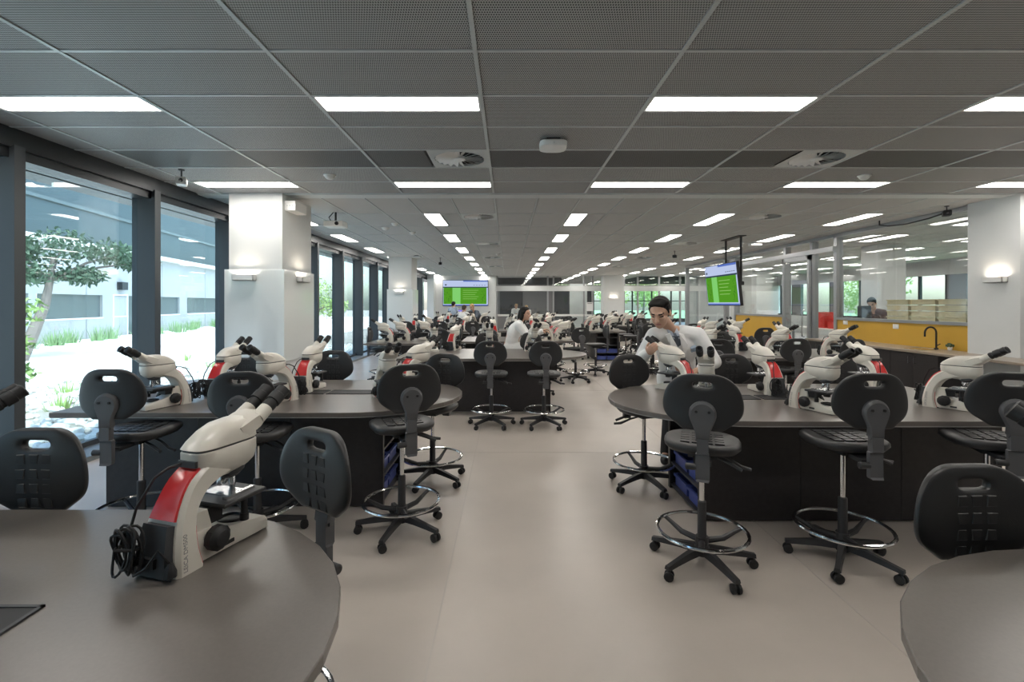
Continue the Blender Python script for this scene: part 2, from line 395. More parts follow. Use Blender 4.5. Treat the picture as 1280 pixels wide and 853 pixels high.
sconce((-3.34, 14.965, 1.80), 0, 'white box uplight on the far column of the window wall')

# ---- glazed partition on the right
def partition():
    w = struct('wall_partition', MB().box(XP, XP+.10, 7.10, 10.15, 0, 1.17).box(XP, XP+.10, 12.05, 14.6, 0, 1.17).mesh('wall', 'yellow', 0))
    def post(y, d=.09, z0=0): ob('post', MB().box(XP-.02, XP+.12, y, y+d, z0, 2.93).mesh('post', 'alu', 0), w)
    def railm(y0, y1, z, h=.05): ob('rail', MB().box(XP-.02, XP+.12, y0, y1, z, z+h).mesh('rail', 'alu', 0), w)
    def pane(y0, y1, z0, z1=2.89): ob('pane', MB().box(XP+.045, XP+.055, y0, y1, z0, z1).mesh('pane', 'glass_in', 0), w)
    for y, z0 in ((7.13, 1.17), (10.1, 0), (10.9, 0), (11.95, 0), (14.6, 0), (15.3, 0), (18.65, 0)): post(y, .09 if y > 7.2 else .06, z0)
    railm(7.13, 10.1, 1.17); railm(12.0, 14.6, 1.17); railm(7.13, 18.7, 2.89, .07)
    pane(7.19, 8.62, 1.22); pane(8.635, 10.1, 1.22); pane(10.19, 10.9, .05); pane(12.04, 14.6, 1.22); pane(15.4, 16.95, .05); pane(16.97, 18.65, .05)
    d = struct('door_1', MB().box(XP-.06, XP-.05, 10.95, 12.0, .04, 2.5).mesh('door_pane', 'glass_in', 0))
    f = MB()
    f.box(XP-.08, XP-.03, 10.93, 11.0, .02, 2.6).box(XP-.08, XP-.03, 11.93, 12.0, .02, 2.6).box(XP-.08, XP-.03, 10.93, 12.0, 2.5, 2.6).box(XP-.08, XP-.03, 10.93, 12.0, .02, .12)
    ob('door_frame', f.mesh('door_frame', 'alu', 0), d)
    h = MB(); h.tube([(XP-.09, 11.08, .75), (XP-.14, 11.08, .75), (XP-.14, 11.08, 1.35), (XP-.09, 11.08, 1.35)], .014, 8)
    ob('pull_handle', h.mesh('pull_handle', 'chrome'), d)
    ob('header_track', MB().box(XP-.10, XP, 10.1, 14.0, 2.6, 2.7).mesh('track', 'alu', 0), d)
    col = struct('column_5', MB().box(6.98, 7.4, 14.75, 15.25, 0, CZ+.1).mesh('column', 'white_wall', 0))
partition()
# wall sockets on the yellow panel
def socket(y, z, lab):
    t = thing('wall_socket', lab, 'socket', (XP, y, z)); ob('plate', MB().prism([(-.012,-.06),(0,-.06),(0,.06),(-.012,.06)], -.04, .04, .003).mesh('plate', 'device_white', 0), t)
    ob('switch', MB().box(-.018, -.012, -.035, -.01, -.015, .015).mesh('switch', 'device_white', 0), t); ob('switch', MB().box(-.018, -.012, .01, .035, -.015, .015).mesh('switch', 'device_white', 0), t)
socket(8.57, 1.10, 'white double socket on the yellow panel beside the tap'); socket(9.85, 1.12, 'white double socket on the yellow panel near the glass door')

# counter along the partition
def counter():
    units = [(7.02, 7.9), (7.9, 8.8), (8.8, 9.5), (9.5, 10.1)]
    hd = MB().tube([(0, -.05, .0), (-.035, -.05, 0), (-.035, .05, 0), (0, .05, 0)], .006, 6).mesh('handle', 'steel')
    for i, (a, b) in enumerate(units):
        t = thing('base_cabinet', ['dark base cabinet under the black tap', 'dark base cabinet next to the sink cabinet', 'dark base cabinet third from the white column', 'dark base cabinet nearest the glass door'][i], 'cabinet', (6.52, (a+b)/2, 0), 0, None)
        w = (b-a)/2-.002
        ob('body', MB().box(-.28, .32, -w, w, .08, .745).mesh('body', 'cabinet', 0), t); ob('plinth', MB().box(-.22, .32, -w, w, 0, .08).mesh('plinth', 'cabinet', 0), t)
        for s in (-1, 1):
            d = ob('door', MB().prism([(-.30, min(0, s*w)+.003), (-.28, min(0, s*w)+.003), (-.28, max(0, s*w)-.003), (-.30, max(0, s*w)-.003)], .09, .735, .002).mesh('door', 'cabinet', 0), t)
            hh = ob('handle', hd, d, (-.30, s*.05, .64), (PI/2, 0, 0))
    tp = MB().prism([(6.19, 5.2), (6.715, 5.2), (6.715, 7.11), (6.845, 7.11), (6.845, 10.12), (6.19, 10.12)], .75, .785, .004)
    t = tag(ob('countertop', tp.mesh('countertop', 'counter', 0)), 'long brown stone worktop running below the yellow panel', 'worktop')
    ob('sink', MB().box(6.32, 6.64, 7.45, 7.85, .786, .789).box(6.34, 6.62, 7.47, 7.83, .7885, .790).mesh('sink', 'steel', 0), t)
    s = thing('support_panel', 'dark end panel carrying the worktop in front of the white column', 'panel', (6.45, 5.25, 0)); ob('board', MB().box(-.22, .26, -.03, .03, .03, .75).mesh('board', 'cabinet', 0), s); ob('foot', MB().box(-.2, .24, -.02, .02, 0, .03).mesh('foot', 'alu', 0), s)
    tap = thing('tap', 'tall black gooseneck tap at the sink', 'tap', (6.72, 7.62, .785))
    pts = [(0,0,.02), (0,0,.26)]+[(-.09+.09*math.cos(a), 0, .26+.09*math.sin(a)) for a in [PI*i/10 for i in range(1, 11)]]+[(-.18, 0, .20)]
    ob('spout', MB().tube(pts, .0135, 10).mesh('spout', 'rubber'), tap); ob('foot', MB().rings((0,0,0), (0,0,1), [(0,.028),(.02,.028),(.025,.02)]).mesh('foot', 'rubber'), tap); ob('lever', MB().cyl((0,-.01,.06), (0,-.07,.09), .007).mesh('lever', 'rubber'), tap)
    sp = thing('plant_sprig', 'small green plant sprig behind the tap', 'plant', (6.78, 7.45, .785))
    ob('pot', MB().rings((0,0,0), (0,0,1), [(0,.025),(.05,.032),(.05,.02)]).mesh('pot', 'device_white'), sp); L = MB()
    for i in range(18):
        a = R.random()*6.28; e = .3+R.random(); c = Vector((math.cos(a)*math.cos(e), math.sin(a)*math.cos(e), math.sin(e)))*.05+Vector((0,0,.05)); L.ell(c, (.012,.012,.02), None, 6, 4)
    ob('leaves', L.mesh('leaves', 'leaf_dark'), sp)
counter()

# ---- prep room behind the partition
struct('wall_prep_far', MB().box(10.0, 15.2, 27, 27.15, 0, CZ+.1).mesh('wall', 'white_wall', 0))
struct('wall_prep_near', MB().box(7.5, 15.2, 6.6, 6.75, 0, CZ+.1).mesh('wall', 'white_wall', 0))
wr = struct('wall_right', MB().box(15, 15.15, 6.6, YE, 0, .9).box(15, 15.15, 6.6, YE, 2.5, CZ+.1).mesh('wall', 'white_wall', 0))
for i in range(11):
    y = 6.9+3*i
    ob('pier', MB().box(15, 15.15, y, y+.7, .9, 2.5).mesh('pier', 'room_mid', 0), wr)
    w = struct('window_%d' % (30+i), MB().box(15.05, 15.06, y+.7, y+3, .9, 2.5).mesh('pane', 'glass_out', 0))
    ob('window_frame', MB().box(15.0, 15.1, y+.7, y+.77, .9, 2.5).box(15.0, 15.1, y+1.8, y+1.87, .9, 2.5).box(15, 15.1, y+.7, y+3, .9, .97).mesh('frame', 'dark_frame', 0), w)
struct('column_6', MB().box(9.05, 9.75, 11.9, 12.45, 0, CZ+.1).mesh('column', 'white_wall', 0))
struct('column_7', MB().box(11.0, 11.7, 21.5, 22.2, 0, CZ+.1).mesh('column', 'white_wall', 0))
def simple_bench(name, label, x0, x1, y0, y1, h, top='device_white'):
    t = thing(name, label, 'bench', ((x0+x1)/2, (y0+y1)/2, 0)); a, b = (x1-x0)/2, (y1-y0)/2
    ob('benchtop', MB().prism([(-a,-b),(a,-b),(a,b),(-a,b)], h-.035, h, .004).mesh('benchtop', top, 0), t)
    lg = MB().box(-.025, .025, -.025, .025, 0, h-.035).mesh('leg', 'alu', 0)
    for sx in (-1, 1):
        for sy in (-1, 1): ob('leg', lg, t, (sx*(a-.06), sy*(b-.06), 0))
    return t
simple_bench('side_bench', 'white bench behind the glazed wall stacked with boxes', 7.2, 7.95, 7.2, 10.4, 1.16)
simple_bench('side_bench', 'white bench behind the glass door holding red crates', 8.6, 9.4, 12.9, 14.8, .82)
# stacked pale trays seen through the glass
trm = MB()
def tray_spec(w, d, h, mat):
    m = MB(); k = .008
    m.box(-w/2, w/2, -d/2, d/2, 0, k).box(-w/2, w/2, -d/2, -d/2+k, 0, h).box(-w/2, w/2, d/2-k, d/2, 0, h).box(-w/2, -w/2+k, -d/2, d/2, 0, h).box(w/2-k, w/2, -d/2, d/2, 0, h)
    rim = MB().box(-w/2-.012, w/2+.012, -d/2-.012, -d/2, h-.02, h).box(-w/2-.012, w/2+.012, d/2, d/2+.012, h-.02, h).box(-w/2-.012, -w/2, -d/2, d/2, h-.02, h).box(w/2, w/2+.012, -d/2, d/2, h-.02, h)
    return [('tub', m.mesh('tub', mat, 0), None, (0,0,0), 0), ('rim', rim.mesh('rim', mat, 0), None, (0,0,0), 0)]
TR = tray_spec(.34, .50, .095, 'beige_box')
for i, y in enumerate((8.15, 8.72, 9.29)):
    for k in range(4): spawn(TR, 'storage_tray', 'pale cream storage tray stacked on the bench behind the glazed wall', 'tray', (7.62, y, 1.16+.108*k), 0, 'cream trays behind the glass')
RT = tray_spec(.36, .42, .22, 'red_plastic')
for i, (y, z) in enumerate(((13.2, .82), (13.75, .82), (13.75, 1.045))): spawn(RT, 'red_crate', 'bright red plastic crate on the bench behind the glass door', 'crate', (9.0, y, z), 0, 'red crates behind the glass door')
cab = thing('speaker_box', 'dark grey box standing on the sill behind the glazed wall', 'box', (7.3, 9.95, 1.16))
ob('body', MB().prism([(-.09,-.07),(.09,-.07),(.09,.07),(-.09,.07)], 0, .30, .006).mesh('body', 'dark_grey', 0), cab); ob('grille', MB().box(-.095, -.09, -.055, .055, .03, .26).mesh('grille', 'rubber', 0), cab)

# ---- far glazed partition and the dark room behind it
def far_part():
    w = struct('wall_far_partition', MB().box(-.62, 10.0, YG-.05, YG+.10, 2.17, 2.44).mesh('bulkhead', 'white_wall', 0))
    for x in (-.62, 2.05, 2.35, 3.95, 4.4, 6.05, 6.78, 7.9, 9.0, 9.92):
        ob('post', MB().box(x, x+.08, YG-.03, YG+.07, 0, CZ).mesh('post', 'alu', 0), w)
    ob('rail', MB().box(-.62, 4.9, YG-.03, YG+.07, .85, .95).mesh('rail', 'device_white', 0), w)
    ob('plinth_panel', MB().box(-.6, 2.05, YG, YG+.04, 0, .85).mesh('panel', 'room_mid', 0), w)
    xs = [-.54, .7, 2.05]
    for a, b in ((-.54, .72), (.73, 2.05), (2.43, 3.95), (4.03, 4.4), (5.9, 6.05), (6.13, 6.78), (6.86, 7.9), (7.98, 9.0), (9.08, 9.92)):
        ob('pane', MB().box(a, b, YG+.015, YG+.025, .0 if a > 2.2 else .95, 2.17).mesh('pane', 'glass_in', 0), w)
    for a, b in ((-.54, 2.35), (2.43, 4.4), (5.9, 6.78), (6.86, 9.92)):
        ob('pane', MB().box(a, b, YG+.015, YG+.025, 2.44, CZ).mesh('pane', 'glass_in', 0), w)
    b = struct('wall_dark_room', MB().box(-.6, 2.7, 29.5, 29.65, 0, CZ+.1).mesh('wall', 'room_mid', 0))
    ob('blackboard', MB().box(-.5, .9, 29.44, 29.5, .7, 2.3).mesh('board', 'room_dark', 0), b)
    ob('dark_bulkhead', MB().box(-.6, 3.0, 27.2, 27.5, 2.6, 2.95).mesh('bulkhead', 'room_dark', 0), b)
    struct('wall_pale_screen', MB().box(3.35, 4.3, 26.4, 26.46, 0, 2.6).mesh('wall', 'white_glass', 0))
    fw = struct('wall_far_right', MB().box(3.0, 15.1, YE, YE+.15, 0, .3).box(3, 15.1, YE, YE+.15, 2.6, CZ+.1).box(3, 7, YE, YE+.15, .3, 2.6).mesh('wall', 'room_mid', 0))
    for i in range(5):
        x = 7+1.6*i
        w2 = struct('window_%d' % (60+i), MB().box(x, x+1.6, YE+.05, YE+.06, .3, 2.6).mesh('pane', 'glass_out', 0))
        ob('window_frame', MB().box(x, x+.1, YE, YE+.12, .3, 2.6).box(x, x+1.6, YE, YE+.12, 1.7, 1.76).mesh('frame', 'dark_frame', 0), w2)
far_part()

# ------------------------------------------------------------ tables
def bullet(L, D, a, n=18):
    """outline of a bench top: square at x = 0, elliptical end reaching x = L"""
    r = [(0, -D/2), (L-a, -D/2)]
    for i in range(1, n): t = -PI/2+PI*i/n; r.append((L-a+a*math.cos(t), D/2*math.sin(t)))
    return r+[(L-a, D/2), (0, D/2)]
TH = .78
def bench(label, x_sq, x_tip, yc, D=1.4, a=.78, rz=None, trays=0, hatches=(), b_in=.55, npan=3, gl=None, ov=.37, b0=.07):
    L = abs(x_tip-x_sq); flip = x_tip < x_sq
    r = rz if rz is not None else (PI if flip else 0)
    t = thing('laboratory_bench', label, 'bench', (x_sq, yc, 0), r)
    ob('benchtop', MB().prism(bullet(L, D, a), TH-.03, TH, .003).mesh('benchtop', 'bench_top', 0), t)
    ob('edge_band', MB().prism([(x*.998+.001, y*.996) for x, y in bullet(L, D, a)], TH-.036, TH-.028).mesh('edge_band', 'bench_edge', 0), t)
    x0, x1, hy = b0, L-b_in, D/2-ov
    body = ob('cabinet_body', MB().box(x0+.02, x1-.34, -hy+.02, hy-.02, .0, TH-.036).mesh('cabinet_body', 'cabinet', 0), t)
    wp = (x1-x0)/npan
    pm_ = MB().prism([(-wp/2+.002, -.009), (wp/2-.002, -.009), (wp/2-.002, .009), (-wp/2+.002, .009)], .01, TH-.04, .002).mesh('cabinet_panel', 'cabinet', 0)
    for s in (-1, 1):
        for i in range(npan): ob('cabinet_panel', pm_, body, (x0+wp*(i+.5), s*(hy-.009), 0))
    ob('end_panel', MB().box(x0-.012, x0+.012, -hy+.02, hy-.02, .0, TH-.036).mesh('end_panel', 'cabinet', 0), body)
    # open shelves at the rounded end
    f = MB()
    for z in (.02, .20, .40, .60): f.box(x1-.34, x1-.01, -hy+.02, hy-.02, z, z+.016)
    ob('shelf_unit', f.mesh('shelf_unit', 'cabinet_grey', 0), t)
    for s in (-1, 1): ob('shelf_post', MB().box(x1-.025, x1, s*(hy-.02)-.02, s*(hy-.02)+.02, 0, TH-.036).mesh('shelf_post', 'cabinet', 0), t)
    for hx, hyy in hatches:
        h = ob('cable_hatch', MB().box(-.17, .17, -.075, .075, .0, .003).mesh('hatch', 'rubber', 0), t, (hx, hyy, TH))
        fr = MB().box(-.18, .18, -.085, -.075, 0, .005).box(-.18, .18, .075, .085, 0, .005).box(-.18, -.17, -.085, .085, 0, .005).box(.17, .18, -.085, .085, 0, .005)
        ob('hatch_frame', fr.mesh('hatch_frame', 'dark_grey', 0), h)
    M = Matrix.Translation((x_sq, yc, 0)) @ Matrix.Rotation(r, 4, 'Z')
    for z in ((.036, .216) if trays else ()):
        for q in (-1, 1):
            p = M @ Vector((x1-.18, q*.145, z)); spawn(BT, 'storage_tray', gl, 'tray', p, r, 'blue trays, '+gl)
    return t
BT = tray_spec(.28, .25, .09, 'blue_tray')
bench('dark grey bench with one upright microscope whose cord is coiled behind its red panel', -3.3, -.38, 1.0, D=1.4, hatches=((2.02, .07), (1.2, .07)))
bench('grey bench end at the right with only a stool and an eyepiece behind it', 3.6, .77, .73, D=1.4, hatches=((1.6, 0),))
bench('dark bench beside the windows carrying six microscopes', -3.03, -.37, 3.90, D=1.39, a=.74, hatches=((1.38, .05), (1.76, .05)), trays=1, gl='blue tray on the open end shelf of the bench beside the windows')
bench('dark bench at which the man in the white coat works', 3.47, .77, 3.67, D=1.4, hatches=((1.75, -.06), (1.36, -.06)), trays=1, gl='blue tray on the open end shelf below the man in the white coat')
bench('dark bench behind which the woman in the white coat sits', -1.5, 1.14, 7.08, D=1.4, a=.8, trays=1, gl='blue tray on the end shelf of the bench before the seated woman')
bench('dark bench between the man in the white coat and the yellow wall', 4.95, 2.3, 7.1, D=1.35, trays=0)
bench('short bench next to the window mullions, three microscopes on it', -2.62, -1.18, 9.45, D=1.3, a=.5, b_in=.2, npan=2, b0=.62)
bench('bench where the seated woman looks into a microscope', -.9, 1.52, 9.95, D=1.4)
bench('bench below the hanging television near the yellow wall', 5.2, 2.75, 10.0, D=1.35)
bench('bench turned lengthwise along the far aisle with blue trays in its end', 2.6, 2.6+2.4, 15.0, D=1.05, a=.25, rz=-PI/2, trays=1, b_in=.12, ov=.22, gl='blue tray in the end of the lengthwise bench')
bench('far bench between the window column and the seated students', -3.2, -.7, 13.2, D=1.3)
bench('far bench crowded with microscopes in the middle of the room', -.25, 1.55, 13.4, D=1.3, a=.5, npan=2)
bench('far bench under the wall television where students work', -3.0, -.6, 18.4, D=1.4)
bench('far bench before the white column with the uplight', 5.9, 3.6, 16.2, D=1.3)
bench('rear bench before the dark glass partition', .0, 2.4, 18.3, D=1.3)
bench('rear bench near the glass corridor doors', 5.9, 3.6, 19.8, D=1.3)

# ------------------------------------------------------------ stool
def backrest_mesh():
    zs = [0,.02,.045,.07,.10,.13,.165,.20,.226,.254,.274,.290,.298]
    ws = [.096,.120,.160,.187,.200,.203,.199,.189,.176,.155,.131,.098,.056]
    fr = []
    for z, w in zip(zs, ws):
        i = min(.047, .55*w); row = [-w, -(i+(w-i)*.72), -(i+(w-i)*.36), -i, -i*.4, i*.4, i, i+(w-i)*.36, i+(w-i)*.72, w]; fr.append(row)
    m = MB(); nz = len(zs); nx = 10; vs = []
    for side in (1, -1):
        for iz, z in enumerate(zs):
            for ix, x in enumerate(fr[iz]):
                edge = min(ix, nx-1-ix, iz, nz-1-iz); th = .011 if edge == 0 else (.017 if edge == 1 else .019)
                vs.append((x, .55*x*x+.012*math.sin(PI*z/.3)+side*th, z))
    N = nz*nx; fs = []; hole = 8
    for iz in range(nz-1):
        for ix in range(nx-1):
            if iz == hole and ix in (3, 4, 5): continue
            a = iz*nx+ix; fs.append((a, a+1, a+nx+1, a+nx)); fs.append((N+a, N+a+nx, N+a+nx+1, N+a+1))
    def rim(i, j): fs.append((i, N+i, N+j, j))
    for ix in range(nx-1): rim(ix+1, ix); rim((nz-1)*nx+ix, (nz-1)*nx+ix+1)
    for iz in range(nz-1): rim(iz*nx, (iz+1)*nx); rim((iz+1)*nx+nx-1, iz*nx+nx-1)
    for ix in (3, 4, 5): rim(hole*nx+ix, hole*nx+ix+1); rim((hole+1)*nx+ix+1, (hole+1)*nx+ix)
    rim((hole+1)*nx+3, hole*nx+3); rim(hole*nx+6, (hole+1)*nx+6)
    m.add(vs, fs); me = m.mesh('backrest', 'black_pu'); return bake(me, [('SUBSURF', dict(levels=2, render_levels=2))])
def pad(w0, w1, h, d=.009):
    q = MB(); q.loft([[(-w0,0,0),(w0,0,0),(w1,0,h),(-w1,0,h)], [(-w0*.75,d,h*.14),(w0*.75,d,h*.14),(w1*.75,d,h*.86),(-w1*.75,d,h*.86)]]); return q
PADS = []
for r_ in range(4):
    for c_ in (-1, 0, 1):
        up = (r_+c_) % 2 == 0; PADS.append((.020 if up else .015, .015 if up else .020, (c_*.047, .0125+.55*(c_*.047)**2+.012*math.sin(PI*(.036+.052*r_)/.3), .015+.052*r_)))
pad_a = pad(.021, .016, .042).mesh('pad', 'black_pu', 30); pad_b = pad(.016, .021, .042).mesh('pad', 'black_pu', 30)
def stool_spec(fine):
    sp = []
    def P(n, me, par=None, off=(0,0,0), up=1): sp.append((n, me, par, off, up)); return len(sp)-1
    B = -.255                                     # y of the backrest
    # seat: moulded shell, top at z = 0 of the upper assembly
    s = MB(); s.loft([sup(0,-.01,-.058,.135,.135), sup(0,0,-.052,.185,.180), sup(0,0,-.03,.205,.198), sup(0,0,-.010,.203,.196), sup(0,-.005,.0,.185,.178), sup(0,-.02,-.006,.12,.11)])
    si = P('seat', s.mesh('seat', 'black_pu', 60))
    if fine:
        q = MB()
        for i in range(4):
            for k in range(5): q.cbox((-.09+.06*i, -.1+.05*k, -.0045), (.048, .040, .012))
        P('seat_pads', q.mesh('seat_pads', 'black_pu', 0), si)
    m = MB().box(-.075, .075, -.12, .09, -.085, -.055).box(-.045, .045, -.23, -.10, -.092, -.070); P('seat_mechanism', m.mesh('mech', 'black_plastic', 0))
    lv = MB().tube([(.06,.02,-.08),(.13,.0,-.10),(.20,-.03,-.135),(.25,-.05,-.14)], [.007,.008,.011,.009], 8).mesh('lever', 'black_plastic'); P('lever', lv)
    P('lever', MB().tube([(.06,-.06,-.08),(.14,-.09,-.105),(.20,-.11,-.13)], [.007,.010,.010], 8).mesh('lever', 'black_plastic'))
    bb = MB(); w = .033
    bb.loft([[(-w*k, B-.022-.012*(k < 1), z), (w*k, B-.022-.012*(k < 1), z), (w*k, B+.004-t, z), (-w*k, B+.004-t, z)] for z, k, t in ((-.16,.85,.0),(-.15,1.05,.0),(-.02,1.05,.0),(-.015,.86,.0),(.06,.86,.0),(.065,1.1,.0),(.16,1.1,.012))])
    P('back_bar', bb.mesh('back_bar', 'bracket_grey', 30))
    P('bar_knob', MB().rings((-.03, B-.01, -.09), (-1,0,0), [(0,.016),(.05,.018),(.055,.012)]).mesh('knob', 'black_plastic'))
    # bracket: disc narrowing to the bar
    out = [(.036,.05),(.038,.10)]+[(.068*math.cos(a), .19+.068*math.sin(a)) for a in [(-.42+ (PI+.84)*i/14) for i in range(15)]]+[(-.038,.10),(-.036,.05)]
    def sec(k, y): return [(x*k, y+.3*x*x, .16+(z-.16)*k) for x, z in out]
    br = MB().loft([sec(1, B-.008), sec(1, B-.022), sec(.86, B-.034)]); bi = P('back_bracket', br.mesh('bracket', 'bracket_grey', 40))
    bolt = MB().rings((0,0,0), (0,-1,0), [(0,.0075),(.008,.0075)], 8).mesh('bolt', 'rubber')
    for s_ in (-1, 1): P('bolt', bolt, bi, (s_*.031, B-.032, .205))
    bk = P('backrest', BACK, None, (0, B, .10))
    if fine == 2:
        for a, b, p in PADS: P('pad', pad_a if a > b else pad_b, bk, p)
    elif fine == 1:
        q = MB()
        for a, b, p in PADS:
            d = pad(a, b, .042); q.add([(v[0]+p[0], v[1]+p[1], v[2]+p[2]) for v in d.v], d.f)
        P('back_pads', q.mesh('pads', 'black_pu', 30), bk)
    P('gas_cylinder', MB().cyl((0,0,-.45), (0,0,-.07), .0145, n=14).mesh('gas', 'chrome'))
    P('column_sleeve', MB().rings((0,0,.07), (0,0,1), [(0,.03),(.02,.026),(.30,.024),(.305,.018)]).mesh('sleeve', 'black_plastic'), None, (0,0,0), 0)
    tr = [(.245*math.cos(2*PI*i/36), .245*math.sin(2*PI*i/36), .205) for i in range(36)]
    ri = P('foot_ring', MB().tube(tr, .0105, 8, close=True).mesh('ring', 'chrome'), None, (0,0,0), 0)
    q = MB(); q.rings((0,0,.12), (0,0,1), [(0,.036),(.05,.036)])
    for i in range(3):
        a = 2*PI*i/3+.5; c, s_ = math.cos(a), math.sin(a); q.tube([(.02*c,.02*s_,.145),(.13*c,.13*s_,.15),(.20*c,.20*s_,.182),(.245*c,.245*s_,.200)], [.018,.016,.012,.011], 8)
    P('ring_spokes', q.mesh('spokes', 'black_plastic'), ri, (0,0,0), 0)
    P('hub', MB().rings((0,0,.065), (0,0,1), [(0,.035),(.06,.042),(.065,.03)]).mesh('hub', 'black_plastic'), None, (0,0,0), 0)
    for i in range(5):
        a = 2*PI*i/5+.3; c, s_ = math.cos(a), math.sin(a); l = MB()
        def sc(r, z, w, h): return [(r*c-s_*w, r*s_+c*w, z), (r*c+s_*w, r*s_-c*w, z), (r*c+s_*w*.7, r*s_-c*w*.7, z+h), (r*c-s_*w*.7, r*s_+c*w*.7, z+h)]
        l.loft([sc(.02,.078,.024,.045), sc(.12,.075,.020,.036), sc(.22,.066,.017,.028), sc(.295,.060,.018,.020)])
        li = P('leg', l.mesh('leg', 'black_plastic', 30), None, (0,0,0), 0); k = MB(); u = R.random()*6.28; wc, ws_ = math.cos(u), math.sin(u)
        for s2 in (-1, 1): k.rings((.28*c+wc*.008*s2, .28*s_+ws_*.008*s2, .027), (wc*s2, ws_*s2, 0), [(0,.026),(.014,.026),(.018,.018)], 12)
        k.cyl((.28*c, .28*s_, .03), (.28*c, .28*s_, .065), .010, n=8); P('caster', k.mesh('caster', 'rubber'), li, (0,0,0), 0)
    return sp
BACK = backrest_mesh()
STOOL2, STOOL1 = stool_spec(2), stool_spec(1)
HS0 = .0
def shifted(spec, hs): return [(n, me, par, (o[0], o[1], o[2]+hs) if (up and par is None) else o, up) for n, me, par, o, up in spec]
FARST = {h: joined(shifted(STOOL1, h), 'lab_stool', ('back_pads', 'seat_pads', 'bolt')) for h in (.62, .66)}
def stool(x, y, face, label, hs=.74, fine=1, group=None):
    spawn(shifted(STOOL2 if fine == 2 else STOOL1, hs), 'lab_stool', label, 'stool', (x, y, 0), face_rot(face), group)
def far_stool(x, y, face, label, group, hs=.66):
    o = ob('lab_stool', FARST[hs], None, (x, y, 0), (0, 0, face_rot(face))); tag(o, label, 'stool', group)

ST = 'black moulded stool '
stool(1.11, 2.78, (.36, .93), ST+'seen from behind, before the microscope nearest the man', .735)
stool(1.95, 2.83, (.04, 1), ST+'tucked in between its two neighbours at the man\'s bench', .735)
stool(2.80, 2.84, (.35, .94), ST+'before the microscope at the square end of the man\'s bench', .735)
stool(1.45, 1.27, (.03, -1), ST+'pushed under the bench end that has only an eyepiece behind it', .60, 2)
stool(-.70, 3.20, (-.42, .91), ST+'seen from behind at the rounded end of the bench by the windows', .735)
stool(-2.34, 3.10, (.0, 1), ST+'seen from behind at the window end of the bench by the windows', .72)
stool(-1.62, 3.14, (-.1, 1), ST+'at the middle of the bench by the windows, behind the coiled-cord microscope', .70)
stool(-.81, 1.53, (-.55, -.83), ST+'with pads facing out, at the rounded end of the coiled-cord bench', .655, 2)
stool(-1.69, 1.50, (-.02, -1), ST+'with pads facing out, left of the coiled-cord microscope', .655, 2)
stool(-.64, 4.12, (-.32, -.95), ST+'with pads facing out, behind the rounded end by the windows', .655)
stool(-1.72, 4.58, (.05, -1), ST+'behind the bench by the windows, in front of the glazing', .64)
stool(-2.58, 4.58, (.15, -1), ST+'behind the bench by the windows, before the white column', .64)
stool(1.12, 4.00, (.30, -.95), ST+'standing free at the aisle end of the man\'s bench', .66)
stool(2.14, 4.42, (.0, -1), ST+'with pads facing out, beside the man', .62)
stool(3.18, 4.42, (.1, -1), ST+'on the far side of the man\'s bench near the square end', .62)
stool(-.205, 5.98, (.02, 1), ST+'seen from behind at the bench of the seated woman, her left one', .665)
stool(.44, 5.96, (-.02, 1), ST+'seen from behind at the seated woman\'s bench, nearest its rounded end', .665)
stool(2.72, 6.35, (.3, .95), ST+'behind the man at the next bench, partly hidden by his coat', .66)
stool(3.62, 6.33, (.0, 1), ST+'seen from behind below the yellow wall', .67)
stool(4.30, 6.33, (-.2, 1), ST+'seen from behind nearest the kitchen counter', .66)
stool(3.56, 7.85, (.1, -1), ST+'with pads facing out, across the bench by the yellow wall', .64)
stool(4.55, 7.85, (.1, -1), ST+'far side of the bench by the yellow wall, before the glass door', .64)
far_stool(-.30, 7.95, (.25, -1), 'black stool with pads facing out behind the woman\'s bench', 'stools behind the woman\'s bench', .62)
far_stool(.46, 7.95, (.35, -1), 'black stool with pads facing out behind the woman\'s bench', 'stools behind the woman\'s bench', .62)
far_stool(-2.42, 9.35, (1, .05), 'black stool seen in profile at the window end of the short bench', None)
far_stool(1.30, 9.35, (-.3, .9), 'black stool at the rounded end of the bench the woman uses', 'stools at the end of the woman\'s second bench')
far_stool(1.86, 10.3, (-.9, -.1), 'black stool at the rounded end of the bench the woman uses', 'stools at the end of the woman\'s second bench')
def far_set(pts, label, group, hs=.66):
    for x, y, fx, fy in pts: far_stool(x, y, (fx, fy), label, group, hs)
far_set([(-1.2, 8.85, .1, 1), (-.75, 10.2, 1, 0), (.3, 10.62, 0, -1), (1.0, 10.62, 0, -1), (-1.75, 10.05, 0, -1)], 'black stool among the microscopes in the middle of the room', 'stools in the middle of the room')
far_set([(3.3, 9.3, 0, 1), (4.1, 9.3, 0, 1), (4.8, 9.3, 0, 1), (3.2, 10.7, 0, -1), (4.2, 10.7, 0, -1), (2.95, 10.0, 1, 0)], 'black stool at the bench below the hanging television', 'stools below the hanging television')
far_set([(3.28, 12.95, -1, .1), (3.3, 13.6, -1, 0), (3.28, 14.3, -1, .2), (1.92, 13.3, 1, 0), (1.92, 14.1, 1, .1)], 'black stool along the lengthwise bench with blue trays', 'stools at the lengthwise bench')
far_set([(-2.6, 12.55, 0, 1), (-1.7, 12.55, .1, 1), (-1.0, 12.7, -.4, 1), (-2.2, 13.85, 0, -1), (-1.3, 13.85, 0, -1)], 'black stool at the far bench by the window column', 'stools by the window column')
far_set([(.2, 12.75, 0, 1), (.9, 12.75, 0, 1), (1.45, 12.55, -.3, 1), (.3, 14.05, 0, -1), (1.0, 14.05, 0, -1)], 'black stool at the crowded middle bench', 'stools at the crowded middle bench')
